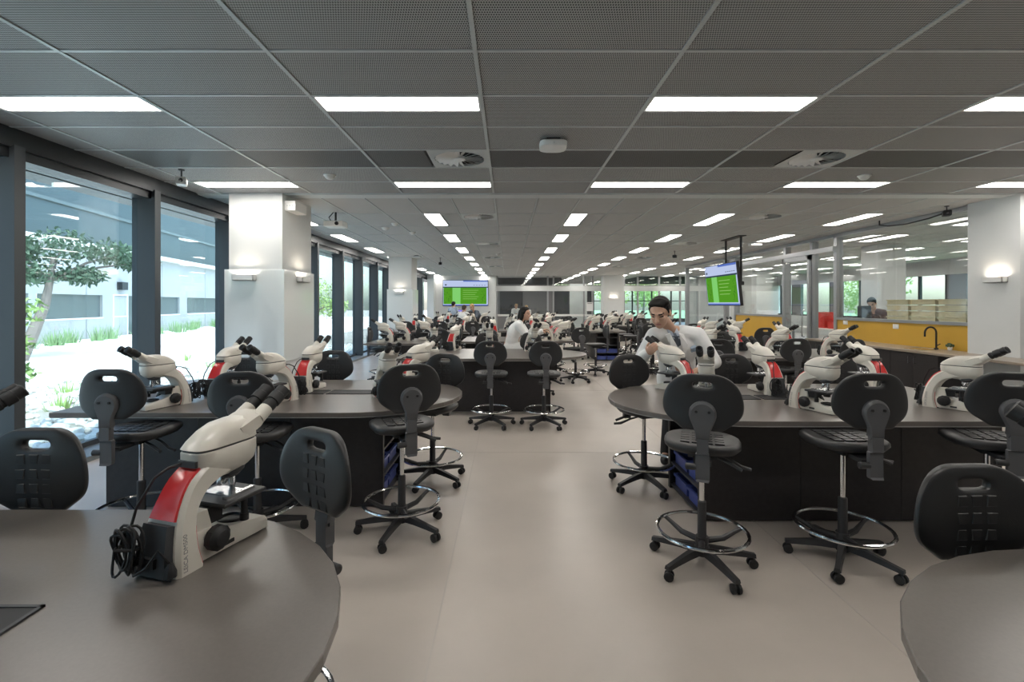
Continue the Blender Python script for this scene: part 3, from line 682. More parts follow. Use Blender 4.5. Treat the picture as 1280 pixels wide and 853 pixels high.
far_set([(-2.5, 17.75, 0, 1), (-.85, 17.8, -.3, 1), (-2.2, 19.1, 0, -1)], 'black stool at the bench under the wall television', 'stools under the wall television')
far_set([(4.2, 15.6, 0, 1), (5.0, 15.6, 0, 1), (3.35, 16.2, 1, 0), (4.4, 16.85, 0, -1), (5.3, 16.85, 0, -1)], 'black stool at the bench before the white far column', 'stools before the white far column')
far_set([(.5, 17.65, 0, 1), (1.3, 17.65, 0, 1), (2.1, 17.9, -.5, 1), (1.0, 18.95, 0, -1)], 'black stool at the bench before the dark glass partition', 'stools before the dark partition')
far_set([(4.2, 19.2, 0, 1), (5.1, 19.2, 0, 1), (4.3, 20.5, .1, -1)], 'black stool near the glass corridor doors', 'stools near the corridor doors')

# ------------------------------------------------------------ microscope (local +Y is the user's side)
def lerp_curve(pts, t):
    n = len(pts)-1; i = min(int(t*n), n-1); f = t*n-i
    p0, p1, p2, p3 = pts[max(i-1, 0)], pts[i], pts[i+1], pts[min(i+2, n)]
    return [.5*((2*b)+(-a+c)*f+(2*a-5*b+4*c-d)*f*f+(-a+3*b-3*c+d)*f**3) for a, b, c, d in zip(p0, p1, p2, p3)]
OUT = [(-.150,0),(-.149,.06),(-.136,.13),(-.113,.185),(-.085,.228),(-.045,.258)]
INN = [(-.070,0),(-.083,.06),(-.080,.12),(-.060,.165),(-.022,.20),(.045,.222)]
HW = [(.076,),(.072,),(.063,),(.055,),(.051,),(.050,)]
def scope_spec(letters):
    sp = []
    def P(n, me, par=None, off=(0,0,0)): sp.append((n, me, par, off, 0)); return len(sp)-1
    arm = MB(); secs = []
    for i in range(17):
        t = i/16; o, n_, w = lerp_curve(OUT, t), lerp_curve(INN, t), lerp_curve(HW, t)[0]; c = .010
        d = Vector((n_[0]-o[0], n_[1]-o[1])); d.normalize()
        def q(p, k, x): return (x, p[0]+d.x*k, p[1]+d.y*k)
        secs.append([q(o, 0, -w+c), q(o, 0, w-c), q(o, c, w), q(n_, -c, w), q(n_, 0, w-c), q(n_, 0, -w+c), q(n_, -c, -w), q(o, c, -w)])
    arm.loft(secs); ai = P('arm', arm.mesh('arm', 'scope_cream', 40))
    def back_patch(t0, t1, inset, out, dish, n=10):
        m = MB(); rows = []
        for i in range(n+1):
            t = t0+(t1-t0)*i/n; o = lerp_curve(OUT, t); e = lerp_curve(OUT, min(1, t+.02)); f = lerp_curve(OUT, max(0, t-.02))
            tn = Vector((e[0]-f[0], e[1]-f[1])).normalized(); nn = Vector((-tn.y, tn.x))
            w = lerp_curve(HW, t)[0]-inset; r = []
            for k in (-1, -.9, -.55, 0, .55, .9, 1):
                dd = -.006 if abs(k) == 1 else out-(dish*math.sin(PI*i/n) if abs(k) < .6 else 0)
                r.append((k*w, o[0]+nn.x*dd, o[1]+nn.y*dd))
            o2 = (o[0]-nn.x*.012, o[1]-nn.y*.012); r += [(w*.9, *o2), (-w*.9, *o2)]; rows.append(r)
        return m.loft(rows)
    P('red_panel', back_patch(.43, .97, .012, .006, .0045).mesh('red_panel', 'scope_red', 50), ai)
    pu = P('power_unit', back_patch(.03, .40, .016, .020, .004, 6).mesh('power_unit', 'dark_grey', 30))
    P('power_socket', MB().box(-.02, .02, -.176, -.166, .03, .055).mesh('socket', 'rubber', 0), pu)
    st = MB()
    for s_ in (-1, 1):
        rows = []
        for i in range(9):
            t = .02+.34*i/8; n_ = lerp_curve(INN, t); w = lerp_curve(HW, t)[0]; rows.append([(s_*(w-.0155), n_[0]-.003, n_[1]), (s_*(w-.0105), n_[0]-.003, n_[1]), (s_*(w-.0105), n_[0]+.0015, n_[1]), (s_*(w-.0155), n_[0]+.0015, n_[1])])
        st.loft(rows)
    P('trim_stripe', st.mesh('stripe', 'stripe_red', 0), ai)
    h = MB(); h.loft([sup(0,.052,.208,.028,.055,24,2.6), sup(0,.052,.222,.040,.078,24,3.4), sup(0,.046,.238,.050,.098,24,4), sup(0,.044,.262,.0535,.106,24,4), sup(0,.044,.294,.0535,.106,24,4), sup(0,.044,.297,.051,.103,24,4)])
    hi = P('head', h.mesh('head', 'scope_cream', 40))
    P('head_socket', MB().box(-.032, .032, -.067, -.058, .258, .276).mesh('socket', 'dark_grey', 0), hi)
    P('head_seam', MB().loft([sup(0,.044,.2965,.0505,.1025,24,4), sup(0,.044,.3015,.0505,.1025,24,4)]).mesh('seam', 'dark_grey', 40), hi)
    hc = MB(); hc.loft([sup(0,.044,.3012,.051,.103,24,4), sup(0,.044,.304,.054,.107,24,4), sup(0,.050,.322,.053,.099,24,3.4), sup(0,.062,.343,.050,.083,24,3), sup(0,.076,.360,.042,.064,24,2.6), sup(0,.086,.368,.024,.036,24,2.2)])
    ci = P('head_cover', hc.mesh('head_cover', 'scope_cream', 50))
    d = Vector((0, .84, .54)).normalized(); u = Vector((0, -d.z, d.y))
    br = MB()
    def bsec(p, w, hh): p = Vector(p); return [tuple(p+Vector((x,0,0))+u*z) for x, z in ((-w,-hh*.6),(-w*.6,-hh),(w*.6,-hh),(w,-hh*.6),(w,hh*.6),(w*.6,hh),(-w*.6,hh),(-w,hh*.6))]
    br.loft([bsec((0,.080,.322), .052, .036), bsec((0,.135,.345), .054, .031), bsec((0,.168,.361), .050, .020)]); bi = P('binocular_body', br.mesh('binocular', 'scope_cream', 40))
    for s_ in (-1, 1):
        p = Vector((s_*.0345, .150, .352)); ti = P('eye_tube', MB().rings(p, d, [(0,.023),(.045,.022),(.047,.018)]).mesh('tube', 'scope_cream'), bi)
        P('eyepiece', MB().rings(p+d*.045, d, [(0,.018),(.008,.0215),(.020,.0215),(.021,.019),(.030,.019),(.031,.0235),(.062,.0235),(.064,.021),(.090,.0225),(.094,.016),(.091,.014)], 16).mesh('eyepiece', 'rubber', 40), ti)
        P('eye_lens', MB().rings(p+d*.134, d, [(0,.013),(.002,.0125)], 12).mesh('lens', 'lens'), ti)
    P('nosepiece', MB().rings((0,.075,.216), (0,.18,-1), [(0,.040),(.010,.042),(.016,.034),(.024,.026)], 18).mesh('nosepiece', 'dark_grey', 30), hi)
    for k, (dx, dy, ln) in enumerate(((0, .06, .052), (.5, -.35, .040), (-.5, -.35, .046), (0, -.75, .034))):
        dd = Vector((dx, dy, -1)).normalized(); p0 = Vector((dd.x*.022, .082+dd.y*.022, .200))
        P('objective', MB().rings(p0, dd, [(0,.012),(ln*.25,.0125),(ln*.3,.0105),(ln*.8,.0105),(ln,.006)], 12).mesh('objective', 'steel', 30))
    sg = MB().prism([(-.085,-.018),(.085,-.018),(.085,.135),(-.085,.135)], .132, .144, .003); gi = P('stage', sg.mesh('stage', 'black_plastic', 0))
    P('specimen_holder', MB().box(-.055, .045, .03, .09, .144, .149).box(.045, .060, .01, .115, .144, .152).mesh('holder', 'steel', 0), gi)
    P('stage_bracket', MB().box(-.035, .035, -.075, .02, .085, .132).box(-.028, .028, .02, .08, .112, .132).mesh('bracket', 'rubber', 0))
    P('stage_drive', MB().cyl((.075,.06,.132), (.075,.06,.07), .010).rings((.075,.06,.07), (0,0,1), [(0,.013),(.022,.013)]).mesh('drive', 'rubber'), gi)
    P('condenser', MB().rings((0,.078,.132), (0,0,-1), [(0,.03),(.012,.03),(.016,.022),(.03,.02)]).mesh('condenser', 'rubber', 40))
    ba = MB()
    def bs(y, w, z): return [(-w, y, .004), (w, y, .004), (w, y, z*.75), (w*.86, y, z), (-w*.86, y, z), (-w, y, z*.75)]
    ba.loft([bs(-.09,.056,.088), bs(-.03,.058,.082), bs(.03,.060,.060), bs(.10,.064,.048), bs(.155,.066,.040), bs(.165,.060,.034)]); b2 = P('base', ba.mesh('base', 'scope_cream', 35))
    P('focus_block', MB().loft([[(-.044,-.085,.07),(.044,-.085,.07),(.044,-.02,.07),(-.044,-.02,.07)], [(-.040,-.085,.135),(.040,-.085,.135),(.040,-.035,.135),(-.040,-.035,.135)]]).mesh('focus_block', 'scope_cream', 0), b2)
    P('light_port', MB().rings((0,.078,.045), (0,0,1), [(0,.036),(.016,.036),(.018,.028),(.012,.026)], 20).mesh('port', 'rubber', 30), b2)
    P('base_switch', MB().box(.0605, .064, .0, .035, .015, .025).mesh('switch', 'rubber', 0), b2)
    ft = MB().rings((0,0,0), (0,0,1), [(0,.010),(.006,.009)], 10).mesh('foot', 'rubber')
    for fx, fy in ((-.05,.14),(.05,.14),(-.05,-.07),(.05,-.07)): P('foot', ft, b2, (fx, fy, 0))
    for s_ in (-1, 1):
        kn = MB(); n = 24; secs = []
        for xx, rr in ((.044,.016),(.060,.016),(.062,.034),(.082,.034),(.086,.028),(.094,.022),(.096,.016)):
            secs.append([(s_*xx, -.03+rr*(1+(.04 if (q % 2 and rr > .03) else 0))*math.cos(2*PI*q/n), .056+rr*(1+(.04 if (q % 2 and rr > .03) else 0))*math.sin(2*PI*q/n)) for q in range(n)])
        P('focus_knob', kn.loft(secs).mesh('knob', 'rubber', 25))
    # cord: from the head socket down to a coil hanging on the power unit
    c = MB(); c.tube([(-.02,-.066,.268),(-.024,-.10,.266),(-.03,-.135,.25),(-.05,-.168,.18),(-.055,-.185,.11),(-.045,-.19,.09)], .0036, 6)
    for j in range(9):                                # hank of cord hung on the power unit
        rr = random.Random(j); ox, oy, rz_, rx_ = rr.uniform(-.014, .014), -.178-.0042*j, rr.uniform(.040, .062), rr.uniform(.020, .034); tl = rr.uniform(-.012, .012)
        c.tube([(-.046+ox+rx_*math.cos(a)+tl*math.sin(a), oy+.006*math.sin(2*a+j), .082+rz_*math.sin(a)) for a in [2*PI*i/18 for i in range(18)]], .0036, 6, close=True)
    c.tube([(-.075,-.20,.088),(-.046,-.225,.094),(-.015,-.20,.088),(-.02,-.175,.082),(-.07,-.175,.082)], .0040, 6, close=True)
    c.tube([(-.03,-.19,.035),(.0,-.21,.03),(.03,-.20,.05),(.05,-.185,.09),(.062,-.165,.05),(.064,-.162,.022)], .0036, 6)
    co = P('power_cord', c.mesh('cord', 'rubber'), None)
    P('plug', MB().rings((.064,-.162,.050), (0,-.1,-1), [(0,.005),(.01,.010),(.022,.016),(.036,.017)], 10).box(.058,.061,-.168,-.164,.003,.016).box(.067,.070,-.168,-.164,.003,.016).mesh('plug', 'rubber', 30), co)
    if letters:
        for s_ in (1, -1):
            cu = bpy.data.curves.new('lettering', 'FONT'); cu.body = 'LEICA DM500'; cu.size = .0165; cu.extrude = .0003
            to = bpy.data.objects.new('tmp', cu); COL.objects.link(to); dg = bpy.context.evaluated_depsgraph_get(); dg.update()
            me = bpy.data.meshes.new_from_object(to.evaluated_get(dg)); bpy.data.objects.remove(to)
            xs = [v.co.x for v in me.vertices]; x0, x1 = min(xs), max(xs)
            for v in me.vertices:                  # text runs up the flank of the arm, on its side
                a, b, e = v.co.x, v.co.y, v.co.z; z = .008+a
                o_, w = lerp_curve(OUT, z/.30), lerp_curve(HW, z/.30)[0]
                w = .076-(z/.06)*.004 if z < .06 else .072-(z-.06)/.07*.009
                v.co = (s_*(w+.0006+e), (-.124-b if s_ > 0 else -.136+b)+.006*(z/.12), z)
            me.materials.clear(); me.materials.append(MATS['letter']); P('lettering', me, ai)
    return sp
SCOPE = scope_spec(True)
FARSC = joined(SCOPE, 'microscope', ('lettering', 'foot', 'eye_lens', 'base_switch', 'head_socket', 'power_socket', 'plug'))
def scope(x, y, face, label, z=TH):
    return spawn(SCOPE, 'microscope', label, 'microscope', (x, y, z), face_rot(face))
def far_scope(x, y, face, label, group):
    tag(ob('microscope', FARSC, None, (x, y, TH), (0, 0, face_rot(face))), label, 'microscope', group)
MI = 'cream microscope '
scope(-.885, 1.43, (.30, .95), MI+'with red back panel and coiled black cord, alone on its bench')
scope(-1.83, 1.46, (.55, .83), MI+'of which only the black eyepiece shows, by the window post')
scope(-2.42, 3.42, (-.36, -.93), MI+'in profile at the window end of the bench by the windows')
scope(-2.27, 3.90, (.10, 1), MI+'with red back before the white column, by the windows')
scope(-1.70, 3.56, (-.35, -.94), MI+'facing the room at the middle of the bench by the windows')
scope(-1.66, 4.06, (.12, 1), MI+'with red back and black cord, nearest the glazing')
scope(-.93, 3.70, (.45, -.89), MI+'facing out beside the stool at the rounded end by the windows')
scope(-.80, 4.16, (.62, .78), MI+'with red back and stage to the aisle, before a padded stool')
scope(1.40, 4.04, (-.62, .78), MI+'that the man in the white coat is looking into')
scope(1.40, 3.42, (-.42, -.91), MI+'with both eyepieces turned out, right beside the man\'s hand')
scope(2.10, 3.95, (-.10, 1), MI+'with red back standing behind the cable hatches on the man\'s bench')
scope(2.09, 3.30, (.38, -.92), MI+'in three-quarter view at the front middle of the man\'s bench')
scope(2.98, 4.00, (-.05, 1), MI+'with red back behind the middle one on the man\'s bench')
scope(3.06, 3.34, (.56, -.83), MI+'in full profile at the square end of the man\'s bench')
scope(1.585, 1.16, (-.62, .78), MI+'with a large black eyepiece reaching in over the empty bench end')
scope(3.55, 7.55, (-.15, 1), MI+'with red back on the bench by the yellow wall, nearest the man')
scope(3.72, 6.72, (.55, -.83), MI+'facing out on the bench by the yellow wall beside a stool')
scope(4.28, 7.50, (.0, 1), MI+'with red back before the glass door')
scope(4.50, 6.70, (.60, -.80), MI+'facing out nearest the kitchen counter')
scope(2.75, 6.75, (.6, -.8), MI+'on the bench behind the man, hidden by his coat')
scope(-.28, 7.35, (.05, -1), MI+'with paired eyepieces before the seated woman')
scope(.36, 7.30, (.30, -.95), MI+'beside the stool nearest the rounded end of the woman\'s bench')
scope(.74, 9.48, (-.85, -.5), MI+'that the seated woman is looking into')
def fs(pts, label, group):
    for x, y, fx, fy in pts: far_scope(x, y, (fx, fy), label, group)
fs([(-2.30, 9.15, -1, -.1), (-2.05, 9.5, -1, 0), (-1.62, 9.75, -1, .1)], 'cream microscope turned to the windows on the short bench', 'microscopes on the short window bench')
fs([(-1.12, 7.35, .2, -1), (-.85, 7.6, .3, 1)], 'cream microscope at the square end of the woman\'s bench', 'microscopes at the square end of the woman\'s bench')
fs([(1.04, 9.60, .9, .2), (1.14, 9.93, .9, .2), (.98, 10.26, .8, .5), (.2, 10.3, 0, 1), (-.45, 9.5, .2, -1), (-.3, 10.3, -.2, 1)], 'cream microscope in the row on the bench the woman uses', 'microscopes on the woman\'s second bench')
fs([(3.2, 9.7, .3, -1), (4.0, 9.7, .8, -.5), (4.55, 9.75, .9, -.3), (3.3, 10.4, 0, 1), (4.1, 10.35, .7, .6), (4.8, 10.3, 0, 1)], 'cream microscope on the bench below the hanging television', 'microscopes below the hanging television')
fs([(2.3, 13.0, .9, .1), (2.4, 13.5, .9, .2), (2.35, 14.1, 1, 0), (2.85, 13.2, .9, -.2), (2.85, 13.9, .9, .2), (2.6, 14.6, .8, .6)], 'cream microscope on the lengthwise bench with blue trays', 'microscopes on the lengthwise bench')
fs([(-2.8, 12.95, -.2, -1), (-2.1, 13.0, -.6, -.8), (-1.5, 12.95, .5, -.8), (-2.6, 13.5, 0, 1), (-1.9, 13.5, .4, 1), (-1.2, 13.45, .5, 1)], 'cream microscope on the far bench by the window column', 'microscopes by the window column')
fs([(.0, 13.2, .4, -1), (.35, 13.1, .8, -.5), (.75, 13.2, .9, .1), (.2, 13.75, -.5, 1), (.65, 13.75, 0, 1), (1.1, 13.65, .7, .6)], 'cream microscope on the crowded middle bench', 'microscopes on the crowded middle bench')
fs([(-2.6, 18.1, 0, -1), (-1.9, 18.1, .3, -1), (-1.3, 18.2, -.4, -1), (-.95, 18.5, .9, 0), (-2.3, 18.75, 0, 1), (-1.6, 18.75, 0, 1)], 'cream microscope on the bench under the wall television', 'microscopes under the wall television')
fs([(3.95, 16.1, .8, -.4), (4.3, 15.95, .8, -.5), (4.8, 15.95, .6, -.8), (5.3, 16.0, .9, .1), (4.2, 16.5, .4, 1), (5.0, 16.5, 0, 1)], 'cream microscope on the bench before the white far column', 'microscopes before the white far column')
fs([(.4, 18.05, .3, -1), (1.0, 18.0, .5, -1), (1.6, 18.1, .9, -.2), (.8, 18.6, 0, 1), (1.5, 18.6, .3, 1)], 'cream microscope on the bench before the dark partition', 'microscopes before the dark partition')
fs([(4.1, 19.6, .5, -1), (4.7, 19.6, .8, -.4), (5.3, 19.6, .3, -1), (4.5, 20.1, 0, 1)], 'cream microscope near the glass corridor doors', 'microscopes near the corridor doors')

# ------------------------------------------------------------ televisions
emis('scr_white', (.50, .58, .82), .95); emis('scr_blue', (.12, .20, .62), .8); emis('scr_green', (.09, .33, .02), .9); emis('scr_pale', (.22, .62, .16), .95)
emis('scr_leaf', (.02, .14, .02), .7); emis('scr_text', (.30, .58, .15), .95); emis('scr_dark', (.06, .09, .14), .6); emis('scr_violet', (.28, .25, .85), .9)
def television(name, label, loc, rot, w, h):
    t = thing(name, label, 'television', loc); t.rotation_euler = rot
    ob('casing', MB().prism([(-w/2, 0), (w/2, 0), (w/2, .06), (-w/2, .06)], -h/2, h/2, .004).mesh('casing', 'rubber', 0), t)
    a, b = w/2-.02, h/2-.02; scr = MB(); scr.box(-a, a, -.004, 0, -b, b); so = ob('screen', scr.mesh('screen', 'scr_white', 0), t)
    def bar(n, mat, x0, x1, z0, z1, d=.006): ob(n, MB().box(x0*a, x1*a, -d, -.003, z0*b, z1*b).mesh(n, mat, 0), so)
    bar('title_bar', 'scr_blue', -.1, 1, .90, 1); bar('menu_bar', 'scr_dark', -1, 1, .42, .50); bar('picture', 'scr_green', -.98, .94, -.88, .42)
    bar('pale_column', 'scr_pale', -.58, -.22, -.88, .42, .007); bar('task_bar', 'scr_blue', -1, 1, -1, -.93)
    for i in range(5): bar('text_line', 'scr_text', -.12, .58-.07*(i % 3), .20-.17*i, .23-.17*i, .008)
    for i in range(5): bar('nav_word', 'scr_dark', .35+.12*i, .42+.12*i, .60, .63, .007)
    bar('site_mark', 'scr_dark', -.92, -.84, .60, .70, .007)
    lf = MB(); r = random.Random(3)
    for i in range(60):
        s_ = -1 if i < 34 else 1; x = (-.97+.34*r.random() if s_ < 0 else .72+.2*r.random())*a; z = (-.86+1.2*r.random())*b; l, an = .10*b, r.random()*3
        dx, dz = l*math.cos(an), l*math.sin(an); lf.add([(x,-.0075,z),(x+dx*.5-dz*.15,-.0075,z+dz*.5+dx*.15),(x+dx,-.0075,z+dz),(x+dx*.5+dz*.15,-.0075,z+dz*.5-dx*.15)], [(0,1,2,3)])
    ob('fern_print', lf.mesh('fern', 'scr_leaf', 0), so); return t
television('television', 'large television with a green web page on the far white wall', (-2.2, 25.13, 2.06), (0,0,0), 2.36, 1.34)
tv = television('television', 'tilted television with a green web page hung from the ceiling', (4.74, 10.8, 1.92), (math.radians(6), 0, -PI/2), 1.62, .93)
ob('back_box', MB().prism([(-.5,.06),(.5,.06),(.4,.16),(-.4,.16)], -.3, .3, .01).mesh('back_box', 'rubber', 0), tv)
mt = thing('television_mount', 'black ceiling pole carrying the tilted television', 'mount', (4.98, 10.8, 1.6))
ob('pole', MB().cyl((0,-.42,.3), (0,-.42,1.36), .024).cyl((0,.30,.3), (0,.30,1.36), .024).mesh('pole', 'rubber'), mt); ob('cross_arm', MB().box(-.05,.03,-.5,.4,.30,.38).mesh('arm', 'rubber', 0), mt); ob('ceiling_plate', MB().box(-.08,.08,-.5,.4,1.345,1.36).mesh('plate', 'rubber', 0), mt)

# ------------------------------------------------------------ ceiling devices
def dome(x, y, label, r=.06):
    t = thing('smoke_detector', label, 'detector', (x, y, CZ)); ob('base_ring', MB().rings((0,0,0), (0,0,-1), [(0,r*1.15),(.012,r*1.15),(.014,r)], 20).mesh('ring', 'device_white', 30), t)
    ob('dome', MB().rings((0,0,-.014), (0,0,-1), [(0,r*.95),(.02,r*.8),(.034,r*.5),(.038,r*.2)], 20).mesh('dome', 'device_white', 50), t)
dome(-2.02, 5.5, 'white smoke detector above the bench by the windows'); dome(4.05, 5.52, 'white smoke detector beside the swirl diffuser over the man\'s bench')
dome(-2.05, 8.8, 'white smoke detector in the rear ceiling near the window column'); dome(-1.95, 9.9, 'second white smoke detector behind the first in the rear ceiling'); dome(-.3, 14.2, 'small white detector far down the rear ceiling'); dome(-2.35, 9.3, 'flat white ceiling disc between two smoke detectors', .07)
ap = thing('access_point', 'white rounded ceiling unit beneath the mesh tiles', 'access point', (.40, 4.32, CZ-.09))
ob('shell', MB().loft([sup(0,0,0,.09,.085,20,4), sup(0,0,.012,.118,.11,20,4), sup(0,0,.055,.122,.115,20,4), sup(0,0,.065,.11,.10,20,4)]).mesh('shell', 'device_white', 40), ap); ob('bracket', MB().box(-.06,.06,-.06,.06,.065,.095).mesh('bracket', 'dark_grey', 0), ap); ob('logo_dot', MB().rings((0,-.114,.03), (0,-1,0), [(0,.006),(.002,.006)], 10).mesh('dot', 'grid'), ap)
def seccam(x, y, rz, label, white=True, drop=.1):
    m = 'device_white' if white else 'rubber'
    t = thing('security_camera', label, 'camera', (x, y, CZ), rz); ob('stalk', MB().rings((0,0,0), (0,0,-1), [(0,.03),(.01,.03),(.012,.008),(drop,.008)], 10).mesh('stalk', 'dark_grey'), t)
    ob('body', MB().loft([[(px,y_,pz-drop-.03) for px, pz in ((-.042,-.04),(.042,-.04),(.05,-.03),(.05,.03),(.042,.04),(-.042,.04),(-.05,.03),(-.05,-.03))] for y_ in (-.07, .06)]).mesh('body', m, 30), t); ob('lens', MB().rings((0,-.07,-drop-.03), (0,-1,0), [(0,.02),(.012,.02),(.014,.014)], 14).mesh('lens', 'lens'), t)
seccam(-3.55, 5.28, .5, 'white box camera hanging near the window head'); seccam(6.55, 7.25, -.6, 'black camera hanging above the glazed wall beside the column', False, .08); seccam(-2.15, 15.4, .2, 'dark camera hanging beyond the second window column', False, .15); seccam(4.6, 13.4, -.5, 'dark camera hanging far behind the tilted television', False, .12)
cbl = MB().tube([(6.55,7.3,2.86),(6.5,7.5,2.82),(6.48,7.9,2.80),(6.5,8.3,2.83),(6.5,8.5,2.88),(6.5,8.5,2.955)], .012, 8); tag(ob('camera_cable', cbl.mesh('cable', 'rubber')), 'black cable looping below the ceiling beside the glazed wall', 'cable')
pj = thing('projector', 'small white projector hung near the window column', 'projector', (-2.75, 7.75, 2.72)); ob('body', MB().prism([(-.15,-.12),(.15,-.12),(.15,.12),(-.15,.12)], 0, .09, .012).mesh('body', 'device_white', 30), pj); ob('lens', MB().rings((.06,-.12,.045), (0,-1,0), [(0,.03),(.02,.03),(.022,.02)], 14).mesh('lens', 'lens'), pj); ob('arm', MB().cyl((0,0,.09), (0,0,.24), .016).tube([(-.06,-.04,.09),(-.09,-.05,.15),(-.03,-.02,.235)], .008, 6).mesh('arm', 'rubber'), pj)
jb = thing('junction_box', 'pale ventilated box on the aisle side of the window column', 'box', (-2.96, 6.62, 2.74)); ob('body', MB().prism([(0,-.18),(.14,-.18),(.14,.18),(0,.18)], 0, .13, .006).mesh('body', 'device_white', 0), jb)
for i in range(4): ob('knockout', MB().rings((.03+.035*i, -.18, .065), (0,-1,0), [(0,.012),(.003,.012)], 10).mesh('knockout', 'grid'), jb)
for x, y, l in ((5.9, 11.6, 'white sensor box at the ceiling above the hanging television'), (5.6, 12.6, 'flat white sensor box further along the yellow wall ceiling'), (-2.75, 14.6, 'dark capped box on top of the second window column')):
    t = thing('sensor_box', l, 'sensor', (x, y, CZ-.07)); ob('body', MB().prism([(-.13,-.08),(.13,-.08),(.13,.08),(-.13,.08)], 0, .05, .01).mesh('body', 'device_white', 0), t); ob('mount', MB().box(-.05,.05,-.05,.05,.05,.07).mesh('mount', 'dark_grey', 0), t)

# desk with monitor below the far television
simple_bench('desk', 'narrow desk with a violet monitor below the wall television', -3.4, -1.4, 22.8, 23.6, .75, 'bench_top')
mo = thing('monitor', 'computer monitor glowing violet on the desk below the television', 'monitor', (-2.45, 23.1, .75)); ob('stand', MB().rings((0,0,0), (0,0,1), [(0,.12),(.012,.12),(.014,.02),(.15,.02)], 16).mesh('stand', 'rubber'), mo); mb_ = ob('casing', MB().prism([(-.29,0),(.29,0),(.29,.03),(-.29,.03)], .12, .48, .004).mesh('casing', 'rubber', 0), mo); ob('screen', MB().box(-.27,.27,-.003,0,.14,.46).mesh('screen', 'scr_violet', 0), mb_)
nb = thing('door_notice', 'white notice sheet on the far glass partition', 'sign', (6.0-1.72, 25.44, 1.12)); ob('sheet', MB().box(-.17,.17,-.004,0,0,.46).mesh('sheet', 'paper', 0), nb); ob('heading', MB().box(-.12,.12,-.005,-.004,.38,.41).mesh('heading', 'letter', 0), nb)

# ------------------------------------------------------------ people
def frame(fwd, up=(0,0,1)):
    f = Vector(fwd).normalized(); r = f.cross(Vector(up)).normalized(); u = r.cross(f).normalized()
    return Matrix(((r.x, f.x, u.x), (r.y, f.y, u.y), (r.z, f.z, u.z)))     # columns: right, forward, up
def cap(m, a, b, ra, rb, n=12):
    a, b = Vector(a), Vector(b); m.ell(a, (ra,)*3, None, n, 8); m.ell(b, (rb,)*3, None, n, 8); m.tube([a, b], [ra, rb], n)
def chain(m, pts, rs):
    for i in range(len(pts)-1): cap(m, pts[i], pts[i+1], rs[i], rs[i+1])
def remesh(m, name, mat, vox, it=4):
    me = m.mesh(name, mat, 0)
    return bake(me, [('REMESH', dict(mode='VOXEL', voxel_size=vox, adaptivity=0)), ('SMOOTH', dict(factor=.5, iterations=it))])
def hand(m, wrist, d, palm, side, curl=.5, s=1.0):
    """palm with four fingers of unequal length, bent towards the palm side, and a thumb from its edge"""
    w = Vector(wrist); d = Vector(d).normalized(); n = (Vector(palm)-Vector(palm).project(d)).normalized(); x = d.cross(n).normalized()*side
    M = Matrix((x, d, n)).transposed()
    m.ell(w+d*.045*s, (.040*s, .052*s, .017*s), M)
    for i, (off, ln) in enumerate(((-.030, .062), (-.010, .074), (.010, .069), (.028, .052))):
        p = w+x*off*s+d*.082*s; dd = d.copy(); pts = [p]
        for k, f in enumerate((.45, .32, .23)):
            a = curl*(.7+.5*k); dd = (dd*math.cos(a)+n*math.sin(a)).normalized(); pts.append(pts[-1]+dd*ln*f*s)
        chain(m, pts, [.0095*s, .009*s, .0085*s, .0075*s])
    b = w-x*.030*s+d*.025*s; t1 = b+(-x*.6+d*.6+n*.5).normalized()*.036*s; t2 = t1+(-x*.15+d*.8+n*.6).normalized()*.030*s
    chain(m, [b, t1, t2], [.013*s, .0105*s, .009*s])
def head_shapes(m, c, M, s=1.0):
    P = lambda x, y, z: Vector(c)+M @ Vector((x*s, y*s, z*s))
    m.ell(P(0,-.012,.030), (.077*s,.094*s,.088*s), M, 16, 12); m.ell(P(0,.030,-.030), (.063*s,.062*s,.082*s), M, 16, 12)
    m.ell(P(0,.052,-.085), (.034*s,.034*s,.026*s), M); m.ell(P(0,.072,.030), (.050*s,.018*s,.018*s), M)
    cap(m, P(0,.088,.020), P(0,.108,-.022), .009*s, .0135*s); m.ell(P(-.013,.094,-.024), (.008*s,.010*s,.007*s), M); m.ell(P(.013,.094,-.024), (.008*s,.010*s,.007*s), M)
    m.ell(P(0,.082,-.052), (.024*s,.014*s,.006*s), M); m.ell(P(0,.080,-.063), (.021*s,.014*s,.006*s), M)
    for k in (-1, 1):
        m.ell(P(k*.038,.066,-.012), (.022*s,.020*s,.016*s), M); m.ell(P(k*.078,-.008,-.005), (.010*s,.020*s,.032*s), M)
